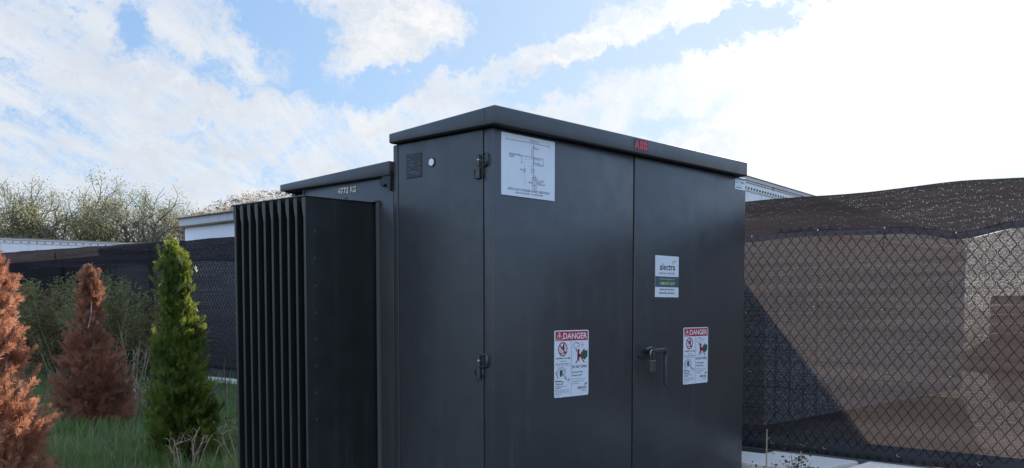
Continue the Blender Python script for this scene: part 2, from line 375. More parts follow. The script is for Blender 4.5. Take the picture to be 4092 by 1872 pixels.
class Label:
    """a flat sign built in unit coordinates on a face: O bottom-left, S right, T up, N outwards"""
    def __init__(s, O, S, T, W, H, N, thick=.0012): s.O, s.S, s.T, s.W, s.H, s.N = Vector(O), Vector(S), Vector(T), W, H, Vector(N); s.b = MB(); s.th = thick
    def pt(s, a, b, h): return s.O + s.S * a * s.W + s.T * b * s.H + s.N * h
    def base(s, m, rad=0.0):
        if rad:
            poly = []
            rx, ry = rad / s.W, rad / s.H
            for cx, cy, a0 in ((1 - rx, ry, -90), (1 - rx, 1 - ry, 0), (rx, 1 - ry, 90), (rx, ry, 180)):
                for k in range(5):
                    an = R(a0 + 22.5 * k); poly.append((cx + rx * math.cos(an), cy + ry * math.sin(an)))
        else: poly = [(0, 0), (1, 0), (1, 1), (0, 1)]
        s.b.extrude(poly, s.pt, 0, s.th, m)
    def poly(s, p, m, l=1): s.b.add([s.pt(a, b, s.th + .0006 * l) for a, b in p], [tuple(range(len(p)))], m)
    def rect(s, a0, a1, b0, b1, m, l=1): s.poly([(a0, b0), (a1, b0), (a1, b1), (a0, b1)], m, l)
    def line(s, a, b, wd, m, l=1):
        ax, ay = a[0] * s.W, a[1] * s.H; bx, by = b[0] * s.W, b[1] * s.H
        L = math.hypot(bx - ax, by - ay) or 1; nx, ny = -(by - ay) / L * wd / 2, (bx - ax) / L * wd / 2
        s.poly([((ax + nx) / s.W, (ay + ny) / s.H), ((ax - nx) / s.W, (ay - ny) / s.H), ((bx - nx) / s.W, (by - ny) / s.H), ((bx + nx) / s.W, (by + ny) / s.H)], m, l)
    def path(s, pts, wd, m, l=1):
        for i in range(len(pts) - 1): s.line(pts[i], pts[i + 1], wd, m, l)
    def disc(s, c, r, m, l=1, n=20, ry=None):
        s.poly([(c[0] + r / s.W * math.cos(2 * math.pi * k / n), c[1] + (ry or r) / s.H * math.sin(2 * math.pi * k / n)) for k in range(n)], m, l)
    def ring(s, c, r, wd, m, l=1, n=24):
        for k in range(n):
            a, b = 2 * math.pi * k / n, 2 * math.pi * (k + 1) / n
            f = lambda an, q: (c[0] + q / s.W * math.cos(an), c[1] + q / s.H * math.sin(an))
            s.poly([f(a, r), f(b, r), f(b, r - wd), f(a, r - wd)], m, l)
    def text(s, t, a0, a1, b0, b1, m, bold=.0, l=1, vert=False):
        vs, fs = text_geo(t, bold)
        if vert: pv = [s.pt(a1 - (a1 - a0) * y, b0 + (b1 - b0) * x, s.th + .0006 * l) for x, y in vs]
        else: pv = [s.pt(a0 + (a1 - a0) * x, b0 + (b1 - b0) * y, s.th + .0006 * l) for x, y in vs]
        s.b.add(pv, fs, m)
    def build(s, name, parent, label=None):
        o = s.b.build(name, parent)
        if label: o['label'] = label
        return o
def danger(O, W, H, parent, label, S=(1, 0, 0), N=(0, -1, 0)):
    L = Label(O, S, (0, 0, 1), W, H, N); L.base('white', .009)
    L.rect(.03, .972, .845, .984, 'red')
    L.text('DANGER', .245, .945, .868, .960, 'white', .02, 2)
    for a, b in (((.135, .975), (.045, .858)), ((.045, .858), (.225, .858)), ((.225, .858), (.135, .975))): L.line(a, b, .0022, 'white', 2)
    L.poly([(.15, .952), (.10, .908), (.135, .910), (.115, .872), (.172, .918), (.14, .916), (.165, .95)], 'white', 2)
    L.rect(.480, .487, .035, .835, 'greyink'); L.rect(.02, .480, .472, .4755, 'greyink')
    # prohibition ring with a digging worker
    L.disc((.262, .776), .006, 'ink', 1, 10); L.poly([(.235, .765), (.275, .765), (.29, .72), (.275, .69), (.25, .70), (.235, .73)], 'ink')
    L.path([(.24, .755), (.20, .735), (.215, .725)], .004, 'ink'); L.path([(.205, .76), (.18, .675)], .003, 'ink'); L.rect(.14, .32, .655, .667, 'ink')
    L.path([(.27, .695), (.285, .665)], .006, 'ink')
    L.ring((.235, .722), .0335, .0055, 'red', 3); L.line((.155, .775), (.315, .668), .0055, 'red', 3)
    L.text('Call Before You Dig!', .035, .455, .566, .600, 'ink', .012)
    L.text('1-800-400-2255', .155, .345, .531, .547, 'greyink')
    L.text('Electrical cable buried below.', .04, .44, .492, .512, 'ink')
    # clearance drawing
    L.poly([(.155, .405), (.225, .412), (.235, .375), (.225, .335), (.18, .305), (.15, .335)], 'green', 2)
    random.seed(5)
    for k in range(13):
        an = R(200 - 17 * k); c = (.195 + .115 * math.cos(an), .375 + .062 * math.sin(an))
        L.ring(c, .006 + .002 * random.random(), .0008, 'greyink', 1, 8)
    for k in range(7): L.ring((.26 + .022 * k + .02 * random.random(), .335 - .017 * k), .006, .0008, 'greyink', 1, 7)
    for c in ((.27, .345), (.30, .30), (.325, .275)): L.disc(c, .0035, 'ink', 2, 6)
    for c in ((.235, .228), (.42, .262)):
        L.ring(c, .0055, .0008, 'ink', 1, 8); L.path([(c[0] - .035, c[1]), (c[0] + .035, c[1])], .001, 'ink'); L.path([(c[0], c[1] - .022), (c[0], c[1] + .022)], .001, 'ink')
    L.poly([(.03, .385), (.05, .375), (.10, .30), (.105, .265)], 'ink'); L.path([(.10, .295), (.28, .335)], .0012, 'greyink')
    L.text('Maintain', .03, .205, .232, .262, 'ink', .012); L.text('Clearance', .03, .235, .190, .218, 'ink', .012)
    L.text('Energized electrical', .03, .345, .154, .175, 'ink', .008); L.text('equipment.', .03, .20, .130, .150, 'ink', .008)
    for k, (t_, e) in enumerate((('Maintain working clearance in front', .43), ('of Green Box of 3m, and no other 3', .42), ('sides of 1.5m from fences, shrubs', .42), ('and structures.', .20))):
        L.text(t_, .03, e, .104 - .019 * k, .117 - .019 * k, 'ink')
    L.text('STK-000291', .04, .16, .020, .028, 'greyink')
    # hand and hot box
    L.poly([(.60, .822), (.70, .806), (.72, .79), (.655, .80)], 'red', 2)
    L.path([(.52, .74), (.55, .80), (.60, .82), (.57, .765), (.60, .735), (.66, .745), (.70, .77), (.745, .735)], .0011, 'greyink')
    L.path([(.53, .76), (.60, .72), (.68, .73), (.73, .79)], .0011, 'greyink'); L.path([(.77, .80), (.85, .815)], .0009, 'greyink'); L.path([(.77, .755), (.85, .742)], .0009, 'greyink')
    L.text('HOT', .775, .845, .768, .788, 'ink', .01)
    # figure at the green cabinet, crossed out
    L.disc((.702, .690), .0065, 'ink', 1, 10, .0085); L.poly([(.68, .672), (.715, .675), (.735, .62), (.715, .59), (.725, .525), (.705, .52), (.69, .575), (.672, .525), (.652, .53), (.665, .60), (.66, .65)], 'ink')
    L.path([(.70, .655), (.75, .622), (.79, .62)], .004, 'ink')
    L.poly([(.765, .655), (.83, .695), (.965, .685), (.968, .60), (.89, .545), (.765, .585)], 'green', 1)
    L.line((.615, .715), (.87, .505), .0055, 'red', 3); L.line((.87, .715), (.615, .505), .0055, 'red', 3)
    L.text('DO NOT OPEN!', .508, .945, .425, .466, 'ink', .014)
    L.text('Extremely High', .508, .82, .348, .378, 'ink', .010); L.text('Voltage Inside', .508, .80, .298, .330, 'ink', .010)
    for k, (t_, e) in enumerate((('If found damaged or opened, please', .905), ('visit www.alectrautilities.com for', .855), ('contact information.', .715))):
        L.text(t_, .508, e, .250 - .033 * k, .267 - .033 * k, 'greyink')
    L.text('alectra', .675, .94, .104, .152, 'ink', .012); L.text('utilities', .79, .935, .068, .092, 'greyink')
    L.poly([(.875, .160), (.975, .20), (.975, .192), (.89, .150)], 'ink'); L.poly([(.89, .19), (.91, .198), (.925, .180), (.905, .172)], 'ink')
    return L.build('warning_sticker', parent, label)

# ------------------------------------------------------------------ transformer
T = thing('pad_mounted_transformer', 'large dark green-grey metal pad mounted transformer cabinet with white danger stickers and finned radiator', 'transformer')
W, DEP = 2.185, .66
zt = E + .785           # top of the door panels
# cabinet shell (behind the doors)
b = MB()
b.rbox(.012, W - .004, .03, DEP - .03, .02, zt - .01, 'paint', .004, 1)
b.box(.03, W - .068, .032, DEP - .04, zt - .02, zt + .012, 'recess'); b.box(W - .068, W - .012, .034, DEP - .04, zt - .02, zt - .002, 'paint')
fixn(b.build('cabinet_shell', T))
# side panel with its rear flange
b = MB()
b.rbox(0, .02, .0645, .634, .02, E + .7855, 'paint', .004, 2)
b.rbox(0, .02, .638, .672, .02, E + .7855, 'paint', .005, 2)
sp = fixn(b.build('side_panel', T)); 
b = MB(); b.box(.008, .012, .6335, .6385, .02, E + .775, 'recess'); b.box(.014, .018, .0585, .0650, .02, E + .775, 'recess'); b.build('panel_gap', sp)
b = MB(); b.rbox(-.004, 0, .412, .518, E + .505, E + .752 - .085, 'plate', .0015, 1)   # placeholder proportions overwritten below
b = MB(); y0, y1, z0, z1 = .464, .572, E + .617, E + .729
b.rbox(-.0035, .0005, y0, y1, z0, z1, 'plate', .0014, 1)
random.seed(3)
for k in range(15):
    z = z1 - .010 - k * .0068; a = y1 - .010 - random.random() * .012
    while a > y0 + .02 and random.random() < .86:
        e = a - random.uniform(.004, .02)
        if random.random() < .55: b.quad((-.0041, a, z), (-.0041, max(e, y0 + .008), z), (-.0041, max(e, y0 + .008), z + .0022), (-.0041, a, z + .0022), 'greyink')
        a = e - .006
fixn(b.build('rating_plate', sp))
b = MB()
def disc3(c, r, x0, x1, m, n=28):
    b.extrude([(math.cos(2 * math.pi * k / n) * r, math.sin(2 * math.pi * k / n) * r) for k in range(n)], lambda a, z, h: (h, c[0] + a, c[1] + z), x0, x1, m)
disc3((.394, E + .676), .0215, -.004, 0, 'rubber'); disc3((.394, E + .676), .0165, -.0062, -.004, 'plug')
fixn(b.build('round_plug', sp))
# doors
def door(x0, x1, wrap, label=None):
    b = MB(); z0 = .10
    b.rbox(x0, x1, 0, .024, z0, zt, 'paint', .004, 3)
    if wrap: b.rbox(x0 - .0008, x0 + .024, .0025, .0580, z0 + .001, zt - .001, 'paint', .004, 3)
    o = fixn(b.build('door', T, smooth=True, auto=R(40)))
    if label: o['label'] = label
    return o
d1 = door(0, 1.032, True, 'left door carrying the wiring diagram plate')
d2 = door(1.045, 2.183, False, 'right door with latch handle and padlock')
b = MB(); b.box(1.028, 1.049, .0245, .0265, .1, zt - .005, 'recess'); b.build('door_gap', T)
danger((.408, 0, E - .418), .258, .318, d1, 'larger looking danger sticker on the left door')
danger((1.514, 0, E - .420), .258, .318, d2, 'danger sticker beside the latch handle')
# service sticker
L = Label((1.233, 0, E + .065), (1, 0, 0), (0, 0, 1), .225, .222, (0, -1, 0)); L.base('white')
L.rect(0, 1, .245, .500, 'slate')
L.text('alectra', .19, .84, .655, .815, 'ink', .012); L.text('power services', .18, .84, .535, .615, 'greyink')
L.poly([(.69, .795), (.72, .84), (.90, .915), (.86, .86), (.78, .835)], 'lime'); L.poly([(.72, .865), (.76, .92), (.79, .87), (.755, .855)], 'lime'); L.poly([(.80, .862), (.84, .885), (.90, .915), (.88, .89)], 'green', 2)
L.text('24 Hour Emergency Line', .18, .83, .405, .462, 'lime', 0, 2); L.text('1-888-927-3547', .18, .83, .295, .370, 'lime', .02, 2)
L.text('Maintained & Operated by', .20, .81, .155, .212, 'ink', .008); L.text('Alectra Power Services Inc.', .175, .825, .080, .135, 'ink', .008)
L.build('service_sticker', d2)
# single line diagram plate
L = Label((.046, 0, E + .501), (1, 0, 0), (0, 0, 1), .358, .271, (0, -1, 0), .004); L.base('white', .002)
k_ = 'ink'; lw = .0016
L.line((.09, .905), (.89, .905), lw, k_); L.line((.09, .88), (.09, .93), lw, k_); L.line((.89, .88), (.89, .93), lw, k_)
L.text('27600V O/H LINE', .515, .685, .925, .950, k_)
cx_ = .585
L.path([(cx_, .905), (cx_, .34)], lw, k_)
def node(y, r=.0058): L.disc((cx_, y), r, 'white', 2); L.ring((cx_, y), r, .0012, k_, 3, 16); L.line((cx_ - .008, y - .012), (cx_ + .010, y + .012), .0011, k_, 3)
for y in (.842, .650, .580): node(y)
L.text('20-3443', .615, .695, .815, .838, k_); L.text('3/0 ACSR', .542, .562, .690, .810, k_, 0, 1, True)
L.text('DEMARCATION', .135, .350, .660, .690, k_); L.text('POINT', .135, .228, .625, .650, k_)
L.path([(.365, .565), (.365, .675), (.770, .675), (.770, .555)], lw, k_)
for a in (.365, .770): L.poly([(a - .009, .575), (a + .009, .575), (a, .548)], k_)
L.text('20-3443Ls', .615, .715, .640, .662, k_); L.text('20-3443Es', .615, .715, .582, .602, k_); L.text('3-50K FUSES', .615, .750, .550, .572, k_)
pts = [(cx_, .650), (.415, .625), (.415, .245), (.56, .245)]
for i in range(3):
    (a, c), (e, f) = pts[i], pts[i + 1]; n = max(3, int(math.hypot((e - a) * 358, (f - c) * 271) / 9))
    for j in range(n): L.line((a + (e - a) * (j / n), c + (f - c) * (j / n)), (a + (e - a) * ((j + .6) / n), c + (f - c) * ((j + .6) / n)), .0010, k_)
L.disc((.415, .445), .0075, 'white', 2); L.ring((.415, .445), .0075, .0012, k_, 3, 18); L.text('K', .409, .421, .435, .457, k_, .01, 3); L.text('KIRK', .330, .382, .435, .457, k_)
L.text('1/0 28KV AL', .545, .563, .395, .545, k_, 0, 1, True); L.text('RWB', .590, .604, .43, .49, k_, 0, 1, True)
L.path([(.565, .345), (.640, .345), (.640, .155), (.565, .155), (.565, .345)], lw, k_)
for a in (.585, .622): L.ring((a, .375), .003, .0012, k_, 1, 8); L.path([(a, .375), (a, .325)], lw, k_); L.ring((a, .315), .0048, .0012, k_, 1, 12)
for y in (.285, .245): L.ring((.602, y), .0050, .0012, k_, 1, 12)
for a, y in ((.590, .205), (.616, .205), (.603, .172)): L.poly([(a - .011, y), (a + .011, y), (a, y + .025)], k_)
L.text('DOOR', .500, .555, .245, .270, k_); L.text('C.O. T82226', .655, .790, .290, .312, k_); L.text('1500KVA', .655, .745, .260, .282, k_); L.text('27600-600/347V', .655, .820, .232, .252, k_)
L.text('1.5MVA 27.6kV CUSTOMER OWNED SUBSTATION', .105, .895, .094, .134, k_); L.text('SINGLE LINE DIAGRAM - 110 GLIDDEN ROAD', .25, .765, .050, .075, k_)
L.build('diagram_plate', d1)
# small shipping sticker at the far top corner, and a faint mark on the door
L = Label((2.054, 0, E + .7115), (1, 0, 0), (0, 0, 1), .122, .058, (0, -1, 0)); L.base('white')
random.seed(8)
for (a, c_, w_, h_) in ((.07, .70, .25, .05), (.07, .60, .12, .03), (.10, .16, .55, .10), (.2, .42, .2, .03)):
    x = a
    while x < a + w_: q = random.uniform(.01, .03); L.rect(x, x + q, c_, c_ + h_, 'greyink'); x += q + random.uniform(.008, .02)
for k in range(5): L.rect(.55 + .07 * k, .575 + .07 * k, .62, .86, 'greyink')
L.build('barcode_sticker', d2)
# lid over the cabinet: skirt sloping down to the rear
def lidtop(zf, zr, yf, yr):
    def f(bm):
        zmax = max(v.co.z for v in bm.verts)
        for v in bm.verts:
            if abs(v.co.z - zmax) < 1e-6: t = (v.co.y - yf) / (yr - yf); v.co.z = zf + (zr - zf) * t
    return f
b = MB()
b.rbox(-.036, W - .060, -.042, .660, E + .7895, E + .870, 'paint', .006, 3, lidtop(E + .870, E + .834, -.042, .660))
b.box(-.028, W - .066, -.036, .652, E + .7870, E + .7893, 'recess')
lid = fixn(b.build('cabinet_lid', T, smooth=True, auto=R(50)))
b = MB()
b.tube([(-.0365, .022 + .002 * math.sin(k * 2.1), E + .790 + .0085 * k) for k in range(9)], [.0022, .003, .0022, .0032, .0025, .003, .0022, .003, .002], 'weld', 5)
b.build('weld_seam', lid)
L = Label((.975, -.0422, E + .8075), (1, 0, 0), (0, 0, 1), .118, .052, (0, -1, 0), .0006)
L.base('plate')
# three slab letters, drawn as shapes with the split of the badge
def slab(A, x, w_):
    if A == 'A':
        L.poly([(x, .08), (x + w_ * .30, .08), (x + w_ * .36, .26), (x + w_ * .47, .26), (x + w_ * .47, .42), (x + w_ * .41, .42), (x + w_ * .47, .62), (x + w_ * .47, .92), (x + w_ * .33, .92)], 'logo_red')
        L.poly([(x + w_, .08), (x + w_ * .70, .08), (x + w_ * .64, .26), (x + w_ * .53, .26), (x + w_ * .53, .42), (x + w_ * .59, .42), (x + w_ * .53, .62), (x + w_ * .53, .92), (x + w_ * .67, .92)], 'logo_red')
    else:
        for z0_, z1_ in ((.08, .485), (.515, .92)):
            L.poly([(x, z0_), (x + w_ * .47, z0_), (x + w_ * .47, z1_), (x, z1_)], 'logo_red')
            L.poly([(x + w_ * .53, z0_), (x + w_ * .85, z0_), (x + w_, z0_ + .12), (x + w_, z1_ - .10), (x + w_ * .85, z1_), (x + w_ * .53, z1_)], 'logo_red')
slab('A', .03, .36); slab('B', .43, .25); slab('B', .71, .25)
L.build('maker_badge', lid)
# hinges
def hinge(zc):
    b = MB(); z0, z1 = zc - .052, zc + .052
    b.tube([(-.014, .080, z0), (-.014, .080, zc - .002)], .0105, 'paint', 12)
    b.tube([(-.014, .080, zc + .002), (-.014, .080, zc + .026)], .0095, 'paint', 12); b.tube([(-.014, .080, zc + .0255), (-.014, .080, zc + .034)], .0050, 'plug', 10); b.tube([(-.014, .080, zc + .0335), (-.014, .080, z1)], .0095, 'paint', 12)
    b.tube([(-.004, .058, z1 + .004), (-.010, .040, z1 + .004), (-.011, .030, z1 - .004), (-.011, .026, zc + .020), (-.010, .032, zc + .006), (-.006, .058, zc - .001)], .0042, 'paint', 8)
    b.rbox(-.003, -.0004, .030, .056, zc - .002, z1 + .002, 'paint', .001, 1)
    b.tube([(-.008, .090, zc - .012), (-.009, .106, zc - .014), (-.009, .109, zc - .022), (-.009, .109, zc - .042), (-.009, .104, zc - .050), (-.008, .090, zc - .052)], .0035, 'paint', 8)
    b.rbox(-.0035, 0, .060, .100, z0 + .004, zc - .012, 'paint', .001, 1)
    fixn(b.build('hinge', d1, smooth=True, auto=R(45)))
hinge(E + .624); hinge(E - .255)
# latch handle on the right door
b = MB(); f3 = lambda a, z, h: (a, h, z)
hz_ = E - .214
b.extrude([(1.040 + .035, hz_ - .030), (1.062 + .035, hz_ + .028), (1.085 + .035, hz_ + .038), (1.128 + .035, hz_ + .022), (1.142 + .035, hz_ + .010), (1.140 + .035, hz_ - .022), (1.118 + .035, hz_ - .042), (1.060 + .035, hz_ - .038)], f3, 0, -.012, 'paint')
b.tube([(1.10 + .035, .001, hz_), (1.10 + .035, -.052, hz_)], .016, 'paint', 14)
b.rbox(1.118, 1.150, -.056, -.040, hz_ - .040, hz_ + .006, 'paint', .004, 2)
b.tube([(1.085, -.052, hz_ + .008), (1.12, -.058, hz_ + .018), (1.150, -.058, hz_ + .006), (1.158, -.056, hz_ - .016)], .004, 'steel', 8)
hb = fixn(b.build('latch_base', d2, smooth=True, auto=R(40)))
b = MB()
b.rbox(1.150, 1.262, -.066, -.048, hz_ - .016, hz_ + .010, 'paint', .008, 3)
b.tube([(1.235, -.057, hz_ - .002), (1.250, -.058, hz_ - .006), (1.256, -.058, hz_ - .022), (1.254, -.058, hz_ - .05)], .0125, 'paint', 12)
b.rbox(1.2425, 1.2655, -.066, -.050, hz_ - .193, hz_ - .030, 'darksteel', .003, 2)
h = fixn(b.build('handle', d2, smooth=True, auto=R(40)))
# tank behind the cabinet
b = MB()
b.rbox(.001, W - .05, .674, 1.418, .02, E + .640, 'paint', .005, 2)
b.rbox(.060, W - .11, 1.41, 1.60, .30, E + .640, 'paint', .005, 2)
b.rbox(.050, .11, 1.565, 1.605, E + .50, E + .642, 'paint', .004, 1)
b.tube([(-.001, 1.414, E + .520), (-.0015, 1.414, E + .636)], .004, 'weld', 6)
tank = fixn(b.build('tank', T, smooth=True, auto=R(40)))
L = Label((-.0002, 1.112, E + .588), (0, -1, 0), (0, 0, 1), .150, .031, (-1, 0, 0), .0003)
L.text('4772', 0, .60, 0, 1, 'stencil', .035, 1); L.text('KG', .70, 1, 0, 1, 'stencil', .035, 1)
for a in (.045, .10, .62 * .45, .62 * .72, .74, .86): L.line((a - .004, -.02), (a + .012, 1.02), .0014, 'paint', 2)
L.build('weight_marking', tank)
b = MB()
b.rbox(-.022, W - .03, .676, 1.605, E + .642, E + .711, 'paint', .004, 2, lidtop(E + .711, E + .679, .676, 1.605))
b.box(.004, W - .05, .68, 1.59, E + .636, E + .645, 'recess')
fixn(b.build('tank_lid', T, smooth=True, auto=R(50)))
b = MB()
b.extrude([(.674, E + .663), (.716, E + .662), (.735, E + .640), (.757, E + .618), (.755, E + .600), (.723, E + .598), (.712, E + .608), (.698, E + .595), (.686, E + .570), (.676, E + .575)], lambda a, z, h: (h, a, z), .002, -.016, 'rubber')
fixn(b.build('lifting_hook', T))
b = MB(); b.rbox(-.020, .001, .770, .786, .05, E + .533, 'weld', .003, 1); b.rbox(-.036, -.018, .772, .812, E + .520, E + .530, 'weld', .002, 1)
b.rbox(-.006, .001, .7865, .80, .05, E + .53, 'paint', .002, 1)
fixn(b.build('radiator_flange', T))
# radiator: ten hollow fins under a cover strip
RX = -.424; NF = 10; FY0 = .797; PT = (1.395 - .797) / (NF - 1)
def fin(k):
    y = FY0 + PT * k; b = MB(); ztop = E + .516; zb = .12
    prof = [(ztop, .026, .000), (ztop - .045, .026, .0), (ztop - .07, .018, 0), (ztop - .095, .0115, 0), (ztop - .55, .0115, 0), (zb + .10, .0115, 0), (zb + .06, .026, 0), (zb, .026, 0)]
    rings = []
    for z, th, _ in prof:
        # slim section with a rounded outer edge
        pts = [(-.004, 0), (-.004, th), (RX + .006, th), (RX + .0015, th * .82), (RX, th * .5), (RX + .0015, th * .18), (RX + .006, 0)]
        rings.append([(x, y + p, z) for x, p in pts])
    n = 7; vs = [v for r_ in rings for v in r_]; fs = []
    for i in range(len(rings) - 1):
        for j in range(n): fs.append((i * n + j, i * n + (j + 1) % n, (i + 1) * n + (j + 1) % n, (i + 1) * n + j))
    fs.append(tuple(range(n))); fs.append(tuple(reversed(range((len(rings) - 1) * n, len(rings) * n))))
    b.add(vs, [f for q, f in enumerate(fs) if not (q < 49 and q % 7 in (2, 3, 4, 5))], 'paint_dark'); b.add(vs, [f for q, f in enumerate(fs) if q < 49 and q % 7 in (2, 3, 4, 5)], 'fin_edge_lit')
    return fixn(b.build('cooling_fin', rad, smooth=True, auto=R(35)))
b = MB()
y0, y1 = FY0 - .004, FY0 + PT * (NF - 1) + .034
vs = [];
b.rbox(RX - .004, .0, y0, y1, E + .5165, E + .5225, 'paint_dark', .0015, 1)
for k in range(NF - 1):
    ya, yb = FY0 + PT * k + .029, FY0 + PT * (k + 1) + .001
    b.add([(RX + .004, ya, E + .5160), (RX + .004, yb, E + .5160), (RX + .055, yb, E + .455), (RX + .055, ya, E + .455)], [(0, 1, 2, 3)], 'paint')
b.rbox(-.30, -.17, y0 + .012, y0 + .030, E + .523, E + .526, 'weld', .001, 1); b.rbox(-.182, -.17, y0 + .012, y0 + .030, E + .526, E + .536, 'weld', .001, 1)
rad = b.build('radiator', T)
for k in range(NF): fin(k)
# spot-weld dimples down the nearest fin
for k in range(8):
    b = MB(); zc = E + .36 - k * .125
    b.add([(RX + .055 + .007 * math.cos(a), FY0 - .0010, zc + .007 * math.sin(a)) for a in [2 * math.pi * j / 12 for j in range(12)]] + [(RX + .055, FY0 - .0016, zc)], [(j, (j + 1) % 12, 12) for j in range(12)], 'paint')
    b.build('spot_weld', rad, smooth=True)

# padlock hangs from the latch
pl = thing('padlock', 'small dull metal padlock hanging from the latch of the right cabinet door', 'padlock')
b = MB(); px_, pz_ = 1.112, E - .268
b.rbox(px_ - .024, px_ + .024, -.078, -.060, pz_ - .058, pz_, 'darksteel', .003, 2); b.rbox(px_ - .0243, px_ + .0243, -.0783, -.0597, pz_ - .0025, pz_ + .0025, 'steel', .001, 1)
fixn(b.build('lock_body', pl))
b = MB(); arc = [(px_ - .016, -.069, pz_)] + [(px_ - .016 * math.cos(a), -.069, pz_ + .040 + .018 * math.sin(a)) for a in [R(180 * k / 8) for k in range(9)]] + [(px_ + .016, -.069, pz_)]
b.tube(arc, .0048, 'steel', 8); b.build('shackle', pl, smooth=True)
# concrete pad under it
b = MB(); b.rbox(-.20, 2.4, -.12, 1.75, -.05, .06, 'concrete', .01, 2)
tag(fixn(b.build('concrete_pad')), 'flat concrete pad under the transformer cabinet', 'pad')

# ------------------------------------------------------------------ fence
FX = 3.10
def tops(y): return E + .752 + .0165 * max(0, y - .5) + (.012 * noise.noise(Vector((y * 1.7, 3, 0)))) - (.006 * min(0, y - .5))*1.0 + .008 * math.sin(y * 5.1) * .5
def bots(y): return E - .935 + .0185 * min(max(0, y - .5), 7.5) + .008 * max(0, y - 8)
ties_y = [-2.9, -2.45, -1.98, -1.45, -.943, -.513, -.072, .41, .9, 1.4] + [1.9 + .62 * k for k in range(22)]
def bandlow(y):
    # hem sags between the ties and is tugged down at a few of them
    z = E + .478 + .0155 * max(0, y - .5); 
    z -= .055 * math.exp(-((y + .97) / .20) ** 2) + .030 * math.exp(-((y - .41) / .10) ** 2) * .3
    z -= .07 * sst(-1.2, -2.2, y) * .6
    z += .03 * math.exp(-((y - .0) / .30) ** 2) * .4
    z += .035 * noise.noise(Vector((y * .8, 7, 0))) * (1 if y > 3 else .3)
    return z
SY = [-3.2 + .07 * i for i in range(290)]
scr = thing('privacy_screen', 'long dark woven privacy screen tied along the chain link fence, folded over its top', 'privacy screen')
def fab_x(y, z, amp=1.0): return FX + .006 * noise.noise(Vector((y * .9, z * 22, 3))) + amp * (.020 * noise.noise(Vector((y * 1.3, z * 1.1, 1))) + .010 * noise.noise(Vector((y * 4, z * 3, 5))))
b = MB(); NZ = 40; vs = []
for y in SY:
    for j in range(NZ + 1):
        t = j / NZ; z = bots(y) + .05 + (bandlow(y) + .004 - bots(y) - .05) * t; vs.append((fab_x(y, z), y, z))
b.add(vs, [(i * (NZ + 1) + j, (i + 1) * (NZ + 1) + j, (i + 1) * (NZ + 1) + j + 1, i * (NZ + 1) + j + 1) for i in range(len(SY) - 1) for j in range(NZ)], 'screen')
b.build('screen_cloth', scr, smooth=True)
b = MB(); vs = []; NB = 9
for y in SY:
    zl, zh = bandlow(y) + .036, tops(y)
    for j in range(NB + 1):
        t = j / NB; z = zl + (zh - zl) * t
        x = FX - .066 + .014 * noise.noise(Vector((y * 2.2, z * 2, 9))) + .012 * noise.noise(Vector((y * 7 + z * 6, z * 5, 2))) + .02 * sst(.85, 1, t)
        vs.append((x, y, z))
n = NB + 1
b.add(vs, [(i * n + j, (i + 1) * n + j, (i + 1) * n + j + 1, i * n + j + 1) for i in range(len(SY) - 1) for j in range(n - 1)], 'band')
b.build('folded_top_band', scr, smooth=True)
b = MB(); vs = []
for y in SY:
    zl = bandlow(y)
    for j in range(4): vs.append((FX - .068 - .002 * math.sin(j * 1.05) + .014 * noise.noise(Vector((y * 2.2, zl * 2, 9))), y, zl - .004 + .042 * j / 3))
b.add(vs, [(i * 4 + j, (i + 1) * 4 + j, (i + 1) * 4 + j + 1, i * 4 + j + 1) for i in range(len(SY) - 1) for j in range(3)], 'band_hem')
tag(b.build('band_hem', scr, smooth=True))
b = MB(); vs = []
for y in SY:
    zb = bots(y)
    for j in range(4): vs.append((FX - .022 - .012 * math.sin(j * 1.05) + .012 * noise.noise(Vector((y * 2.5, 0, 4))), y, zb - .045 + .105 * j / 3 + .01 * noise.noise(Vector((y * 1.5, j, 4)))))
b.add(vs, [(i * 4 + j, (i + 1) * 4 + j, (i + 1) * 4 + j + 1, i * 4 + j + 1) for i in range(len(SY) - 1) for j in range(3)], 'hem')
b.build('bottom_hem', scr, smooth=True)
g0 = None
for y in (-1.60, -1.1, -.62, -.13, .25):
    b = MB(); n = 16; zc = bots(y) + .010; ring = []
    for rr, xx in ((.008, -.040), (.0155, -.043), (.0155, -.037)):
        ring += [(FX + xx, y + rr * math.cos(2 * math.pi * k / n), zc + rr * math.sin(2 * math.pi * k / n)) for k in range(n)]
    b.add(ring, [(a * n + k, a * n + (k + 1) % n, (a + 1) * n + (k + 1) % n, (a + 1) * n + k) for a in (0, 1) for k in range(n)], 'grommet')
    b.build('grommet', scr)
random.seed(21)
for y in ties_y:
    b = MB(); z = bandlow(y) + .012
    b.tube([(FX - .082, y, z + .02), (FX - .086, y + .004, z), (FX - .050, y + .003, z - .035), (FX - .03, y, z - .045)], .0022, 'tie', 5)
    b.tube([(FX - .084, y, z + .018), (FX - .090, y - .002, z + .026)], .0040, 'plug' if y < 1.5 else 'tie', 6)
    if abs(y + .513) < .01: b.tube([(FX - .062, y, z), (FX - .066, y + .01, z - .06), (FX - .060, y + .02, z - .115)], .0022, 'tie', 5)
    b.build('cable_tie', scr)
for (y, z) in ((.45, E - .02), (-.52, E + .0), (-.93, E + .005), (-.06, E + .02), (-.52, E - .42), (-.95, E - .41), (.40, E - .44), (8.9, E + .2), (7.9, E + .3), (7.7, E - .1)):
    b = MB(); dy = random.uniform(.02, .035)
    b.tube([(FX - .022, y - dy, z), (FX - .030, y, z + .006), (FX - .022, y + dy, z - .004)], .0020, 'tie', 5); b.tube([(FX - .028, y + dy, z - .003), (FX - .031, y + dy + .007, z)], .0020, 'plug' if y < 1 else 'tie', 5)
    b.build('cable_tie', scr)

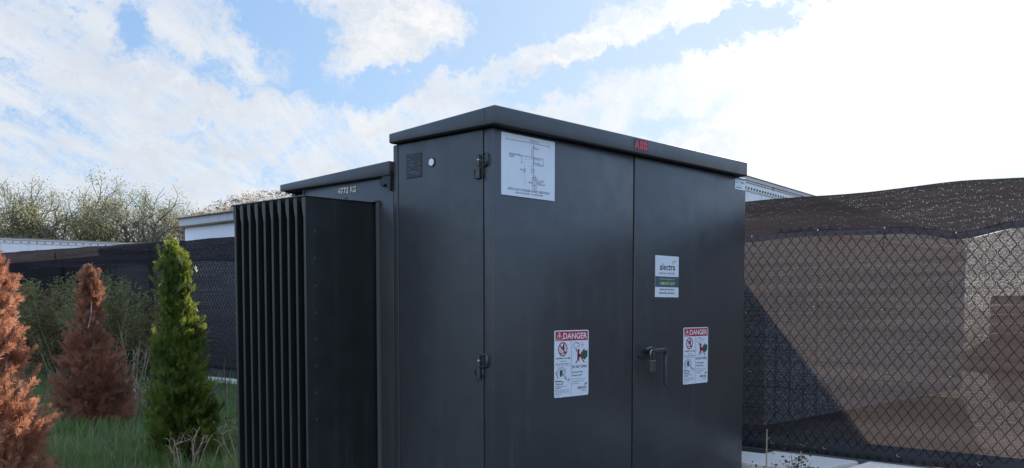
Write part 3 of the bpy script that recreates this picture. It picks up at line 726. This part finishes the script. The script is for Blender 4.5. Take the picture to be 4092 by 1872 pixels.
fen = thing('chain_link_fence', 'black chain link fence with diamond mesh running behind the transformer', 'fence')
b = MB(); DW, DH = .0705, .0895; HX = FX - .030
def wire(k):
    """one zigzag wire between two columns, bent at each crossing"""
    ya = -3.1 + k * DW / 2; z0, z1 = bots(ya) + .0, bandlow(ya) + .07
    j0 = int(z0 / (DH / 2)); j1 = int(z1 / (DH / 2)); pts = []
    for j in range(j0, j1 + 1):
        z = j * DH / 2; right = (j + k) % 2 == 0; y = ya + (DW / 2 if right else 0)
        s = 1 if right else -1
        wob = .0022 * noise.noise(Vector((ya * 9, z * 9, 3)))
        # a small hook where it turns around its neighbour
        pts.append((HX + .0035, y - s * .004 + wob, z - .006)); pts.append((HX - .0035, y - s * .004 + wob, z + .006))
        y2 = ya + (0 if right else DW / 2)
    return pts
nw = int(18.5 / (DW / 2))
for k in range(nw):
    ya = -3.1 + k * DW / 2
    b.tube(wire(k), .0023 if k % 2 else .0029, 'wire', 3, cap=False)
b.build('diamond_mesh', fen, smooth=True)
for y in (-2.75, .9, 3.9, 6.85, 9.62, 12.6, 15.5):
    b = MB(); b.tube([(FX + .055, y, -.1), (FX + .055, y, tops(y) - .03)], .030, 'wire', 14)
    b.build('fence_post', fen, smooth=True, auto=R(50))

# ------------------------------------------------------------------ concrete pieces at the foot of the fence
def cblock(x0, x1, y0, y1, z0, z1, label, grp, chamfer=0.0, slot=None):
    b = MB(); bm = bmesh.new(); bmesh.ops.create_cube(bm, size=1)
    for v in bm.verts:
        v.co = Vector(((x0 + x1) / 2 + v.co.x * (x1 - x0), (y0 + y1) / 2 + v.co.y * (y1 - y0), (z0 + z1) / 2 + v.co.z * (z1 - z0)))
        if chamfer and v.co.x < (x0 + x1) / 2: v.co.y += chamfer if v.co.y < (y0 + y1) / 2 else 0
    bmesh.ops.bevel(bm, geom=bm.edges[:], offset=.022, segments=2, profile=.6, affect='EDGES')
    bmesh.ops.subdivide_edges(bm, edges=[e for e in bm.edges if e.calc_length() > .15], cuts=6, use_grid_fill=True)
    for v in bm.verts: v.co += Vector((noise.noise(v.co * 6), noise.noise(v.co * 6 + Vector((9, 0, 0))), noise.noise(v.co * 5 + Vector((0, 9, 0))))) * .005
    bm.verts.index_update(); b.add([v.co for v in bm.verts], [[v.index for v in f.verts] for f in bm.faces], 'concrete'); bm.free()
    if slot:
        sx0, sx1, sy0, sy1 = slot; b.box(sx0, sx1, sy0, sy1, z1 - .003, z1 + .004, 'recess')
    o = fixn(b.build('concrete_block')); return tag(o, label, 'concrete block', grp)
BT = E - .965
GB = 'low concrete blocks along the foot of the fence'
cblock(2.36, 2.93, -.42, 1.75, -.05, BT, 'long shaded concrete block at the fence foot right beside the cabinet', GB, .04)
cblock(2.30, 2.93, -2.6, -.475, -.05, BT + .004, 'sunlit concrete block at the fence foot in the bottom right corner', GB, -.05)
b = MB(); b.box(2.76, 2.90, .16, .75, BT + .001, BT + .0065, 'recess')  # thin dark sheet on the block; shade inside the slot put into its colour
tag(b.build('slot_shade'), 'dark sheet painted as the shade of a lifting slot in the shaded concrete block', 'slot')
o = bpy.data.objects['slot_shade']; o.parent = bpy.data.objects['concrete_block']
for k in ('label', 'category'): del o[k]
b = MB(); b.rbox(2.92, 3.04, 6.4, 9.25, .10, E - .835, 'concrete', .012, 2)
tag(fixn(b.build('concrete_kerb')), 'short pale concrete kerb in the grass left of the radiator', 'kerb')

# ------------------------------------------------------------------ yard behind the fence
def aligned(origin, ang):
    c, s = math.cos(R(ang)), math.sin(R(ang))
    return lambda a, d, z: (origin[0] + a * c - d * s, origin[1] + a * s + d * c, z)
def obox(b, fn, a0, a1, d0, d1, z0, z1, m):
    vs = [fn(a, d, z) for z in (z0, z1) for d in (d0, d1) for a in (a0, a1)]
    b.add(vs, [(0, 2, 3, 1), (4, 5, 7, 6), (0, 1, 5, 4), (2, 6, 7, 3), (0, 4, 6, 2), (1, 3, 7, 5)], m)
def trailer(origin, ang, length, htop, rivet_drop, label, holes, zbase=1.0):
    """box trailer, near side along d=0, width towards +d"""
    f = aligned(origin, ang); t = thing('box_trailer', label, 'trailer'); t['group'] = 'white box trailers parked behind the fence'
    H = htop
    b = MB(); obox(b, f, 0, length, 0, 2.55, zbase, H - .09, 'trailer')
    for k in range(1, int(length / 1.2)): obox(b, f, k * 1.2, k * 1.2 + .012, -.004, 0, zbase, H - rivet_drop - .02, 'trailer_rail')
    fixn(b.build('trailer_body', t))
    b = MB(); obox(b, f, -.03, length + .03, -.03, 2.58, H - .09, H, 'trailer_rail'); obox(b, f, -.02, length + .02, -.035, 0, H - .025, H - .006, 'rust'); b.build('roof_rail', t)
    b = MB(); obox(b, f, 0, length, -.014, 0, H - rivet_drop, H - rivet_drop + .03, 'trailer_rail'); obox(b, f, 0, length, -.016, 0, H - rivet_drop * .45, H - rivet_drop * .45 + .012, 'trailer_rail')
    k = 0; a = .2
    while a < length:
        obox(b, f, a, a + .045, -.018, -.0, H - rivet_drop + .045, H - rivet_drop + .085, 'rivet')
        if holes and k % 12 == 3: obox(b, f, a, a + .06, -.012, 0, H - rivet_drop * .5, H - rivet_drop * .5 + .09, 'rivet'); obox(b, f, a + .03, a + .09, -.012, 0, H - rivet_drop * 2.0, H - rivet_drop * 1.6 + .08, 'rivet')
        a += holes or .27; k += 1
    b.build('rivet_strip', t)
    b = MB(); obox(b, f, .1, length - .1, .2, 2.3, zbase - .2, zbase, 'rivet'); b.build('underframe', t)
    for a in (length - 1.4, length - 2.7):
        b = MB(); b.tube([f(a, .15, .5), f(a, .75, .5)], .5, 'rubber', 20); b.tube([f(a, .13, .5), f(a, .2, .5)], .25, 'steel', 14); b.build('wheel', t, smooth=True, auto=R(50))
    return t
trailer((11.2, 6.216), 6.93, 24.6, E + 2.65, .30, 'white box trailer behind the fence just right of the cabinet, with a row of rivets', .15)
trailer((-4.5, 37.25), -10.45, 24.0, E + 2.65, .21, 'white box trailer roof showing above the fence at the left edge', 0)
# site cabin
t = thing('site_cabin', 'pale cabin with rusty roof edge seen between the trees and the radiator', 'cabin')
b = MB(); b.box(4.6, 6.6, 5.2, 11.42, 0, E + 1.32, 'cabin'); b.box(4.595, 4.6, 11.38, 11.425, 0, E + 1.32, 'rust'); b.build('wall', t)
b = MB(); b.box(4.55, 6.7, 5.1, 11.46, E + 1.333, E + 1.452, 'fascia'); b.box(4.54, 4.62, 5.1, 11.47, E + 1.308, E + 1.335, 'rust'); b.build('roof', t)
b = MB(); b.box(4.51, 6.75, 5.0, 11.53, E + 1.452, E + 1.464, 'rust'); b.box(4.52, 6.75, 5.0, 11.52, E + 1.464, E + 1.474, 'trailer_rail')
b.box(4.75, 4.98, 11.46, 11.72, E + 1.10, E + 1.30, 'rivet'); b.build('roof_edge', t)
b = MB(); random.seed(4)
for k in range(7000):
    y = 11.38 - 3.2 * random.random() ** 1.3; q = sst(11.4, 10.0, y); x = 4.56 + random.random() * .9; z = E + 1.478 + (.24 + .05 * noise.noise(Vector((y * 4, x * 4, 0)))) * q * random.random() ** 1.1
    s_ = random.uniform(.010, .034); d = Vector((random.uniform(-1, 1), random.uniform(-1, 1), random.uniform(-.6, .6))) * s_; e = Vector((random.uniform(-1, 1), random.uniform(-1, 1), random.uniform(-.5, .5))) * s_
    p = Vector((x, y, z)); b.add([p - d, p + e, p + d], [(0, 1, 2)], 'debris' if random.random() < .22 else 'treeleaf_brown')
tag(b.build('dead_leaf_litter'), 'heap of dead leaves and twigs on the cabin roof', 'leaf litter', kind='stuff')
# storage box close behind the screen: a guess, added to cast the diagonal shadow on it
t = thing('blocker_box', 'guessed box added to shadow the screen right of the cabinet', 'storage box')
b = MB(); b.box(4.42, 9.6, 1.04, 3.3, 0.10, E + .70, 'blocker'); 
for k in range(18): b.box(4.6 + k * .27, 4.68 + k * .27, 1.02, 1.04, .15, E + .66, 'blocker')
b.build('box_body', t); b = MB(); b.box(4.40, 9.62, 1.00, 3.34, E + .70, E + .745, 'trailer_rail'); b.build('box_lid', t)
t = thing('blocker_box', 'long unseen box added to shade the screen at the far left end of the fence', 'storage box')  # unseen, added so the far left of the screen falls in shade
b = MB(); b.box(3.36, 4.45, 11.1, 19, .12, E + .885, 'blocker'); b.build('box_body', t); b = MB(); b.box(3.34, 4.47, 11.07, 19.03, E + .885, E + .905, 'blocker'); b.build('box_lid', t)
# spoil heap and pallets seen through the screen at the far right
b = MB(); nx = 40; vs = []
for j in range(nx + 1):
    for i in range(nx + 1):
        u, v_ = i / nx * 2 - 1, j / nx * 2 - 1; r = math.hypot(u, v_)
        z = 1.35 * max(0, 1 - r) ** .35 * (1 + .5 * noise.noise(Vector((u * 3, v_ * 3, 0)))) + .1 * noise.noise(Vector((u * 9, v_ * 9, 2))) * (1 if r < 1 else 0)
        vs.append((17 + u * 3.4, -3.0 + v_ * 6.6, z - .05))
b.add(vs, [(j * (nx + 1) + i, j * (nx + 1) + i + 1, (j + 1) * (nx + 1) + i + 1, (j + 1) * (nx + 1) + i) for j in range(nx) for i in range(nx)], 'debris')
tag(b.build('spoil_heap', smooth=True), 'dark spoil heap seen through the screen at the right edge', 'heap')
def pallets(x, y, n, ang, label):
    t = thing('pallet_stack', label, 'pallet stack'); t['group'] = 'pallet stacks behind the screen'; f = aligned((x, y), ang)
    for k in range(n):
        b = MB(); z = k * .145 + .01
        for q in range(7): obox(b, f, .0, 1.0, q * .18, q * .18 + .10, z + .115, z + .135, 'rust')
        for q in range(3): obox(b, f, q * .45, q * .45 + .1, 0, 1.2, z + .02, z + .115, 'rust')
        for q in range(3): obox(b, f, 0, 1.0, q * .54, q * .54 + .1, z, z + .02, 'rust')
        b.build('pallet', t)
pallets(10.5, -.9, 7, 12, 'shorter pallet stack seen through the screen below the bright patch')
pallets(12.4, .4, 9, -8, 'taller pallet stack seen through the screen beside the trailer end')
#PLANTS
# ------------------------------------------------------------------ thujas
def frond(b, p, d, up, L, wd, m, n=5):
    """flat scale-leaf spray: a spine with pairs of short fingers, as thin faces"""
    d = d.normalized(); s = d.cross(up)
    s = s.normalized() if s.length > 1e-4 else Vector((1, 0, 0)); nrm = s.cross(d)
    vs = []; fs = []
    def blade(a, dr, l, w_):
        sd = dr.cross(nrm).normalized() * w_; k = len(vs)
        vs.extend([a - sd, a + sd, a + dr * l * .7 + sd * .8, a + dr * l, a + dr * l * .7 - sd * .8]); fs.append((k, k + 1, k + 2, k + 3, k + 4))
    blade(p, d, L, wd * .6)
    for i in range(n):
        t = .12 + .72 * i / n; q = p + d * L * t + nrm * random.uniform(-.003, .003); l = L * (.52 - .40 * t) * random.uniform(.8, 1.3)
        for sg in (-1, 1): blade(q, (d * random.uniform(.6, .95) + s * sg * random.uniform(.5, .9) + nrm * random.uniform(-.25, .25)).normalized(), l, wd * .55)
    b.add(vs, fs, m)
def thuja(x, y, prof, H, n, m, name, label, L=(.06, .12), wd=.006, lean=(0, 0), seed=1, upw=.9, stem='bark', tipbare=0, grp='young thujas planted in a row in the grass', clumps=90, alt=None, gap=.0, shoots=60, lumpy=.34):
    alt = alt or m
    """prof: list of (height fraction, radius)"""
    random.seed(seed); z0 = gz(x, y) - .01
    t = thing(name, label, 'shrub', grp); t.location = (x, y, z0)
    def rad(f):
        for (a, ra), (c, rc) in zip(prof, prof[1:]):
            if a <= f <= c: return ra + (rc - ra) * (f - a) / (c - a)
        return prof[-1][1]
    def axis(f): return Vector((lean[0] * f * f * H, lean[1] * f * f * H, f * H)) + Vector((math.sin(f * 7 + seed) * .012, math.cos(f * 6 + seed) * .012, 0))
    b = MB(); rmax = max(r for _, r in prof); NP = clumps; k_ = 0; per = max(4, n // NP)
    while k_ < NP:
        f = random.random() ** .95
        if random.random() > (rad(f) / rmax) * .8 + .2: continue
        k_ += 1; an = random.random() * 2 * math.pi
        lump = 1 + lumpy * noise.noise(Vector((math.cos(an) * 1.6, math.sin(an) * 1.6, f * H * 3.5 + seed * 7)))
        o = Vector((math.cos(an), math.sin(an), 0)); r = rad(f) * lump * (.55 + .50 * random.random())
        tip = axis(min(1.0, f)) + o * r; rise = random.uniform(.10, .24) * (.6 + upw * .5); root = axis(max(0.01, f - rise / H)) + o * r * .25
        sag = Vector((0, 0, -.02)) if random.random() < .3 else Vector((0, 0, .02))
        pd = (tip - root); m_ = m if random.random() < .8 else alt
        for q in range(per):
            u = .25 + .75 * random.random() ** .8; spread = .055 * (1.15 - u) + .010
            p = root.lerp(tip, u) + sag * u * u + Vector((random.gauss(0, 1), random.gauss(0, 1), random.gauss(0, 1))) * spread
            d = pd.normalized() * .8 + Vector((0, 0, .35 * upw)) + Vector((random.gauss(0, .38), random.gauss(0, .38), random.gauss(0, .30)))
            Lh = random.uniform(*L) * (1.05 - .25 * u)
            up = Vector((random.gauss(0, 1), random.gauss(0, 1), random.gauss(0, 1))).normalized()
            frond(b, p - d.normalized() * Lh * .4, d, up, Lh, wd * random.uniform(.7, 1.2), m_, random.choice((4, 5, 6)))
    for q in range(shoots):      # loose shoots breaking the outline
        f = random.uniform(.05, 1.0); an = random.random() * 6.283; o = Vector((math.cos(an), math.sin(an), 0)); a0 = axis(max(0, f - .03)) + o * rad(f) * .75
        d0 = (o * random.uniform(.5, 1.0) + Vector((0, 0, random.uniform(.5, 1.4)))).normalized(); ln = random.uniform(.07, .15) * (.6 + 2 * rad(f))
        for q2 in range(9):
            u = q2 / 8; d = d0 + Vector((random.gauss(0, .25), random.gauss(0, .25), random.gauss(0, .2))); up = Vector((random.gauss(0, 1), random.gauss(0, 1), random.gauss(0, 1))).normalized()
            frond(b, a0 + d0 * ln * u, d, up, L[0] * (1.2 - .4 * u), wd * .9, m, 4)
    fo = b.build('foliage', t)
    b = MB(); b.tube([axis(k / 8) for k in range(9)], [.016 * (1 - k / 9) + .003 for k in range(9)], 'bark', 6)
    random.seed(seed + 50)
    for k in range(60):
        f = random.uniform(.04, .93); an = random.random() * 6.28; r = rad(f) * random.uniform(.6, .95); a = axis(max(0, f - .08)); o = Vector((math.cos(an) * r, math.sin(an) * r, 0))
        b.tube([a, a + o * .5 + Vector((0, 0, .02)), axis(f) + o + Vector((0, 0, .03))], [.005, .004, .0015], stem, 4)
    b.build('trunk', t)
    if tipbare:
        b = MB(); b.tube([axis(.62) + Vector((-.05, -.09, 0)), axis(.7) + Vector((-.03, -.10, .0)), axis(.80) + Vector((-.01, -.06, 0))], [.006, .005, .003], 'palebark', 6); b.build('bare_stem', t)
    return t
thuja(.46, 3.64, [(0, .25), (.12, .26), (.3, .24), (.42, .18), (.50, .155), (.60, .130), (.66, .100), (.76, .086), (.85, .080), (.92, .055), (.97, .025), (1, .004)], 1.62, 7400, 'thuja_green', 'green_thuja',
      'green columnar thuja with sunlit right side between the dead shrub and the radiator', wd=.0048, L=(.05, .10), seed=3, upw=1.2, clumps=320, alt='thuja_deep', lumpy=.28, lean=(-.02, .05))
thuja(.86, 6.18, [(0, .33), (.12, .37), (.28, .36), (.42, .27), (.52, .19), (.60, .10), (.74, .085), (.84, .055), (.95, .02), (1, .004)], 1.50, 4300, 'thuja_brown2', 'dead_thuja',
      'dead brown conical thuja with bare pale stem, standing left of the green thuja', wd=.0040, L=(.06, .14), seed=8, upw=.55, tipbare=1, clumps=300, alt='thuja_deadgrey', shoots=150)
thuja(-.98, 3.26, [(0, .29), (.10, .34), (.30, .31), (.44, .25), (.56, .20), (.68, .17), (.80, .13), (.88, .09), (.95, .03), (1, .006)], 1.47, 4700, 'thuja_brown', 'dead_thuja',
      'bright rust brown dead thuja in full sun at the left edge', wd=.0038, L=(.07, .15), seed=14, upw=.55, clumps=320, alt='thuja_deadgrey', shoots=190)

# ------------------------------------------------------------------ grass and weeds
def blade(b, p, h, lean, wd, m):
    a = Vector((lean.y, -lean.x, 0)); a = (a.normalized() if a.length > 1e-5 else Vector((1, 0, 0))) * wd
    p1 = p + lean * .35 + Vector((0, 0, h * .6)); p2 = p + lean + Vector((0, 0, h))
    b.add([p - a, p + a, p1 + a * .75, p2, p1 - a * .75], [(0, 1, 2, 4), (4, 2, 3)], m)
random.seed(11); b = MB()
n = 0
while n < 52000:
    # lawn between the photographer, the radiator and the fence
    y = random.uniform(1.9, 14); x = random.uniform(-2.6, 3.02)
    dcam = math.hypot(x + 2.95, y + 2.85)
    if random.random() > (6.0 / dcam) ** 1.5: continue
    if x > -.45 and y < 1.45: continue
    cl = noise.noise(Vector((x * 2.1, y * 2.1, 0))) * .5 + .5
    if random.random() > .35 + cl: continue
    h = (.05 + .15 * cl) * random.uniform(.5, 1.3); an = random.random() * 6.28; l = h * random.uniform(.1, .9)
    blade(b, Vector((x, y, gz(x, y) - .01)), h, Vector((math.cos(an) * l, math.sin(an) * l, 0)), random.uniform(.0018, .0042), 'drygrass' if random.random() < .05 else 'grass'); n += 1
for k in range(3500):      # thin tufts by the right hand blocks
    x = random.uniform(1.9, 3.0); y = random.uniform(-2.6, .2); h = random.uniform(.02, .07); an = random.random() * 6.28
    if 2.28 < x < 2.95: continue
    blade(b, Vector((x, y, -.01)), h, Vector((math.cos(an) * h * .5, math.sin(an) * h * .5, 0)), .002, 'drygrass' if random.random() < .3 else 'grass')
for k in range(900):       # fallen leaves and litter lying in the grass
    y = random.uniform(2.0, 9); x = random.uniform(-2.4, 3.0)
    if x > -.45 and y < 1.45: continue
    p = Vector((x, y, gz(x, y) + random.uniform(.01, .05))); l = random.uniform(.012, .03); d = Vector((random.uniform(-1, 1), random.uniform(-1, 1), random.uniform(-.4, .4))).normalized() * l; e = Vector((-d.y, d.x, random.uniform(-.01, .01))) * .5
    b.add([p - d, p + e, p + d, p - e], [(0, 1, 2, 3)], 'weedbrown')
for k in range(2600):      # long dry stems left over from summer
    y = random.uniform(2.0, 11); x = random.uniform(-2.2, 3.0)
    if x > -.45 and y < 1.45: continue
    if noise.noise(Vector((x * 1.3, y * 1.3, 5))) < .1: continue
    h = random.uniform(.15, .38); an = random.random() * 6.28
    blade(b, Vector((x, y, gz(x, y) - .01)), h, Vector((math.cos(an), math.sin(an), 0)) * h * random.uniform(.2, .8), .0016, 'drygrass')
tag(b.build('grass'), 'rough green grass with a few dry blades growing round the shrubs', 'grass', kind='stuff')

def weed(x, y, h, nst, spread, leafm, label, name='weed_bush', nleaf=26, leaf=(.02, .045), seed=1, grp=None, stem='drystem', heads=0, cat='weed', branch=3, wdt=.35):
    random.seed(seed); z = gz(x, y) - .02; t = thing(name, label, cat, grp); t.location = (x, y, z)
    bs, bl, hl = MB(), MB(), []
    for s in range(nst):
        an = random.random() * 6.28; q = random.random() ** .6 * spread; top = Vector((math.cos(an) * q, math.sin(an) * q, h * random.uniform(.62, 1.0) * (1 - .25 * (q / max(spread, .01)) ** 2)))
        ba = Vector((math.cos(an) * q * .35 + random.uniform(-.05, .05), math.sin(an) * q * .35 + random.uniform(-.05, .05), 0))
        mid = ba.lerp(top, .5) + Vector((random.uniform(-.06, .06), random.uniform(-.06, .06), .08)); pts = [ba.lerp(mid, k / 3) for k in range(3)] + [mid.lerp(top, k / 3) for k in range(4)]
        bs.tube(pts, [.0042 - .0004 * k for k in range(7)], stem, 4, cap=False)
        tips = [top]
        for q_ in range(branch):
            a = pts[random.choice((2, 3, 4, 5))]; e = a + Vector((random.uniform(-1, 1), random.uniform(-1, 1), random.uniform(.4, 1.3))) * h * .14
            bs.tube([a, a.lerp(e, .5) + Vector((0, 0, .012)), e], [.0026, .002, .0012], stem, 3, cap=False); tips.append(e)
        if heads:
            for e in tips[:1 + (random.random() < .5)]:
                if random.random() > heads: continue
                bh = MB(); hl.append(bh)
                for q_ in range(16):
                    d = Vector((random.gauss(0, 1), random.gauss(0, 1), random.gauss(.5, .8))).normalized(); s_ = d.cross(Vector((.3, .5, .8))).normalized() * .004
                    l = random.uniform(.012, .024); bh.add([e - s_, e + s_, e + d * l + s_, e + d * l - s_], [(0, 1, 2, 3)], 'seedhead')
        for k in range(nleaf):
            base = random.choice(tips) if random.random() < .45 else pts[random.randint(1, 6)]
            p = base + Vector((random.gauss(0, .05), random.gauss(0, .05), random.gauss(0, .05))); l = random.uniform(*leaf)
            d = Vector((random.uniform(-1, 1), random.uniform(-1, 1), random.uniform(-.5, .9))).normalized(); sd = d.cross(Vector((random.uniform(-1, 1), random.uniform(-1, 1), random.uniform(-1, 1)))).normalized() * l * wdt * .5
            bl.add([p, p + d * l * .5 + sd, p + d * l, p + d * l * .5 - sd], [(0, 1, 2, 3)], leafm if random.random() < .8 else 'weedbrown')
    bs.build('stems', t)
    if bl.v: bl.build('leaves', t)
    for h_ in hl: h_.build('seed_head', t)
    return t
G = 'rambling weeds against the left part of the fence'
weed(2.35, 11.9, 1.38, 26, .95, 'weedbrown', 'brownish rambling weeds against the fence between the two dead thujas', nleaf=230, seed=31, grp=G, leaf=(.035, .085))
weed(2.3, 10.2, 1.55, 34, .95, 'weedleaf', 'tall green weeds against the fence directly behind the conical dead thuja', nleaf=250, seed=32, grp=G, leaf=(.035, .085))
weed(2.35, 8.75, 1.34, 30, .72, 'weedleaf', 'leafy green weeds against the fence left of the green thuja', nleaf=230, seed=33, grp=G, leaf=(.03, .07))
weed(2.2, 13.6, 1.35, 24, .9, 'weedleaf', 'green weeds against the fence behind the sunlit dead thuja', nleaf=230, seed=34, grp=G, leaf=(.035, .085))
weed(1.75, 7.4, .92, 13, .50, 'weedleaf', 'dry brown stalks with round seed heads left of the green thuja', name='dry_seed_weed', nleaf=4, seed=36, heads=.9, branch=4, cat='weed')
weed(1.55, 6.7, .42, 18, .38, 'weedbrown', 'low tangle of bare dry twigs beside the green thuja', name='dry_twig_tangle', nleaf=4, seed=37, branch=5, cat='weed')
weed(.10, 2.95, .34, 9, .30, 'weedbrown', 'dry bent weed stalks in front of the green thuja', name='dry_weed', nleaf=8, seed=38, branch=4, leaf=(.008, .02), heads=.3, cat='weed')
weed(.60, 3.05, .40, 10, .26, 'weedleaf', 'dry weed with small pods between the green thuja and the radiator', name='dry_weed', nleaf=12, seed=39, branch=4, leaf=(.01, .03), heads=.3, cat='weed')
weed(2.33, -.30, .30, 5, .07, 'block_leaf', 'small leafy green weed before the shaded concrete block', name='leafy_weed', nleaf=26, seed=41, branch=3, leaf=(.012, .028), wdt=.9, stem='drystem', cat='weed')
weed(2.25, -.10, .16, 6, .12, 'block_leaf', 'tiny sprawling weed beside the thin dry stalk', name='leafy_weed', nleaf=9, seed=43, branch=2, leaf=(.010, .02), wdt=.9, cat='weed')
b = MB(); xs_, ys_ = 2.20, -.155
b.tube([(xs_, ys_, -.02), (xs_ + .002, ys_ + .001, .18), (xs_, ys_, .38)], [.0052, .0046, .0036], 'drystem', 6); b.tube([(xs_ + .001, ys_, .315), (xs_ + .004, ys_ - .012, .328), (xs_ + .006, ys_ - .016, .334)], .0016, 'drystem', 4)
tag(b.build('dry_stalk'), 'single straight cut dry stalk before the shaded concrete block', 'stalk')

# ------------------------------------------------------------------ distant trees
def tree(x, y, H, spread, leafm, label, seed, nleaf=5200, depth=5, leaf=(.055, .12), trunks=1, bare=0, droop=.0, z0=0, fork=.25):
    random.seed(seed); t = thing('deciduous_tree', label, 'tree', 'half bare trees beyond the trailers'); t.location = (x, y, z0)
    bt = MB(); tips = []
    def grow(p, d, L, r, k):
        pts = [p]; q = p.copy(); dd = d.copy()
        for i in range(3):
            dd = (dd + Vector((random.gauss(0, .16), random.gauss(0, .16), random.gauss(.02, .1)))).normalized(); q = q + dd * L / 3; pts.append(q.copy())
        bt.tube(pts, [r, r * .88, r * .76, r * .62], 'treebark', 5 if k < 2 else 3, cap=False)
        if k >= depth - 2: tips.extend(pts[1:])
        if k < depth:
            for i in range(3 if k < 3 else 2 + (random.random() < .5)):
                a = Vector((random.gauss(0, 1), random.gauss(0, 1), 0)).normalized()
                nd = (dd * .9 + a * random.uniform(.35, .95) * spread + Vector((0, 0, .12 - droop * (k > 2)))).normalized()
                grow(pts[random.choice((2, 3, 3))], nd, L * random.uniform(.62, .82), r * .58, k + 1)
    for q in range(trunks):
        a = Vector((random.uniform(-1, 1), random.uniform(-1, 1), 0)) * (.35 if trunks > 1 else .05)
        grow(Vector((a.x * .8, a.y * .8, 0)), (Vector((0, 0, 1)) + a).normalized(), H * fork, .045 * H * .45, 0)
    zm = max(p.z for p in tips); sc = H / zm
    for i, v in enumerate(bt.v): bt.v[i] = (v[0] * sc, v[1] * sc, v[2] * sc)
    bt.build('trunk', t)
    bl = MB()
    for k in range(nleaf):
        p = random.choice(tips) * sc + Vector((random.gauss(0, .22), random.gauss(0, .22), random.gauss(-.08, .25))); l = random.uniform(*leaf)
        if noise.noise(p * .55 + Vector((seed, 0, 0))) < -.2 and random.random() < .85: continue
        d = Vector((random.uniform(-1, 1), random.uniform(-1, 1), random.uniform(-1, .4))).normalized(); sd = d.cross(Vector((random.uniform(-1, 1), random.uniform(-1, 1), .3))).normalized() * l * .28
        bl.add([p, p + d * l * .5 + sd, p + d * l, p + d * l * .5 - sd], [(0, 1, 2, 3)], leafm if random.random() < .75 else 'treeleaf')
    bl.build('crown', t); return t
tree(16.6, 45.2, 7.7, 1.0, 'treeleaf_gold', 'tallest half bare tree with golden green leaves above the left trailer', 5, nleaf=25000, trunks=2, droop=.1, z0=0, leaf=(.07, .14))
tree(13.9, 46.5, 7.0, 1.0, 'treeleaf', 'grey green tree at the left edge of the picture', 9, nleaf=22000, trunks=2, leaf=(.06, .13))
tree(15.4, 49.0, 7.9, .9, 'treeleaf', 'grey green tree standing just left of the tallest tree', 15, nleaf=12000, trunks=2)
tree(20.6, 43.9, 7.4, .95, 'treeleaf', 'thin olive tree between the tallest tree and the cabin', 12, nleaf=22000, trunks=2)
tree(18.8, 44.8, 7.0, .9, 'treeleaf_gold', 'low sparse tree to the right of the tallest tree', 17, nleaf=8000, trunks=2)
tree(22.0, 41.0, 6.9, .9, 'treeleaf_brown', 'brown leaved tree top showing over the cabin roof', 19, nleaf=22000, trunks=2)
# dense low growth under the trees
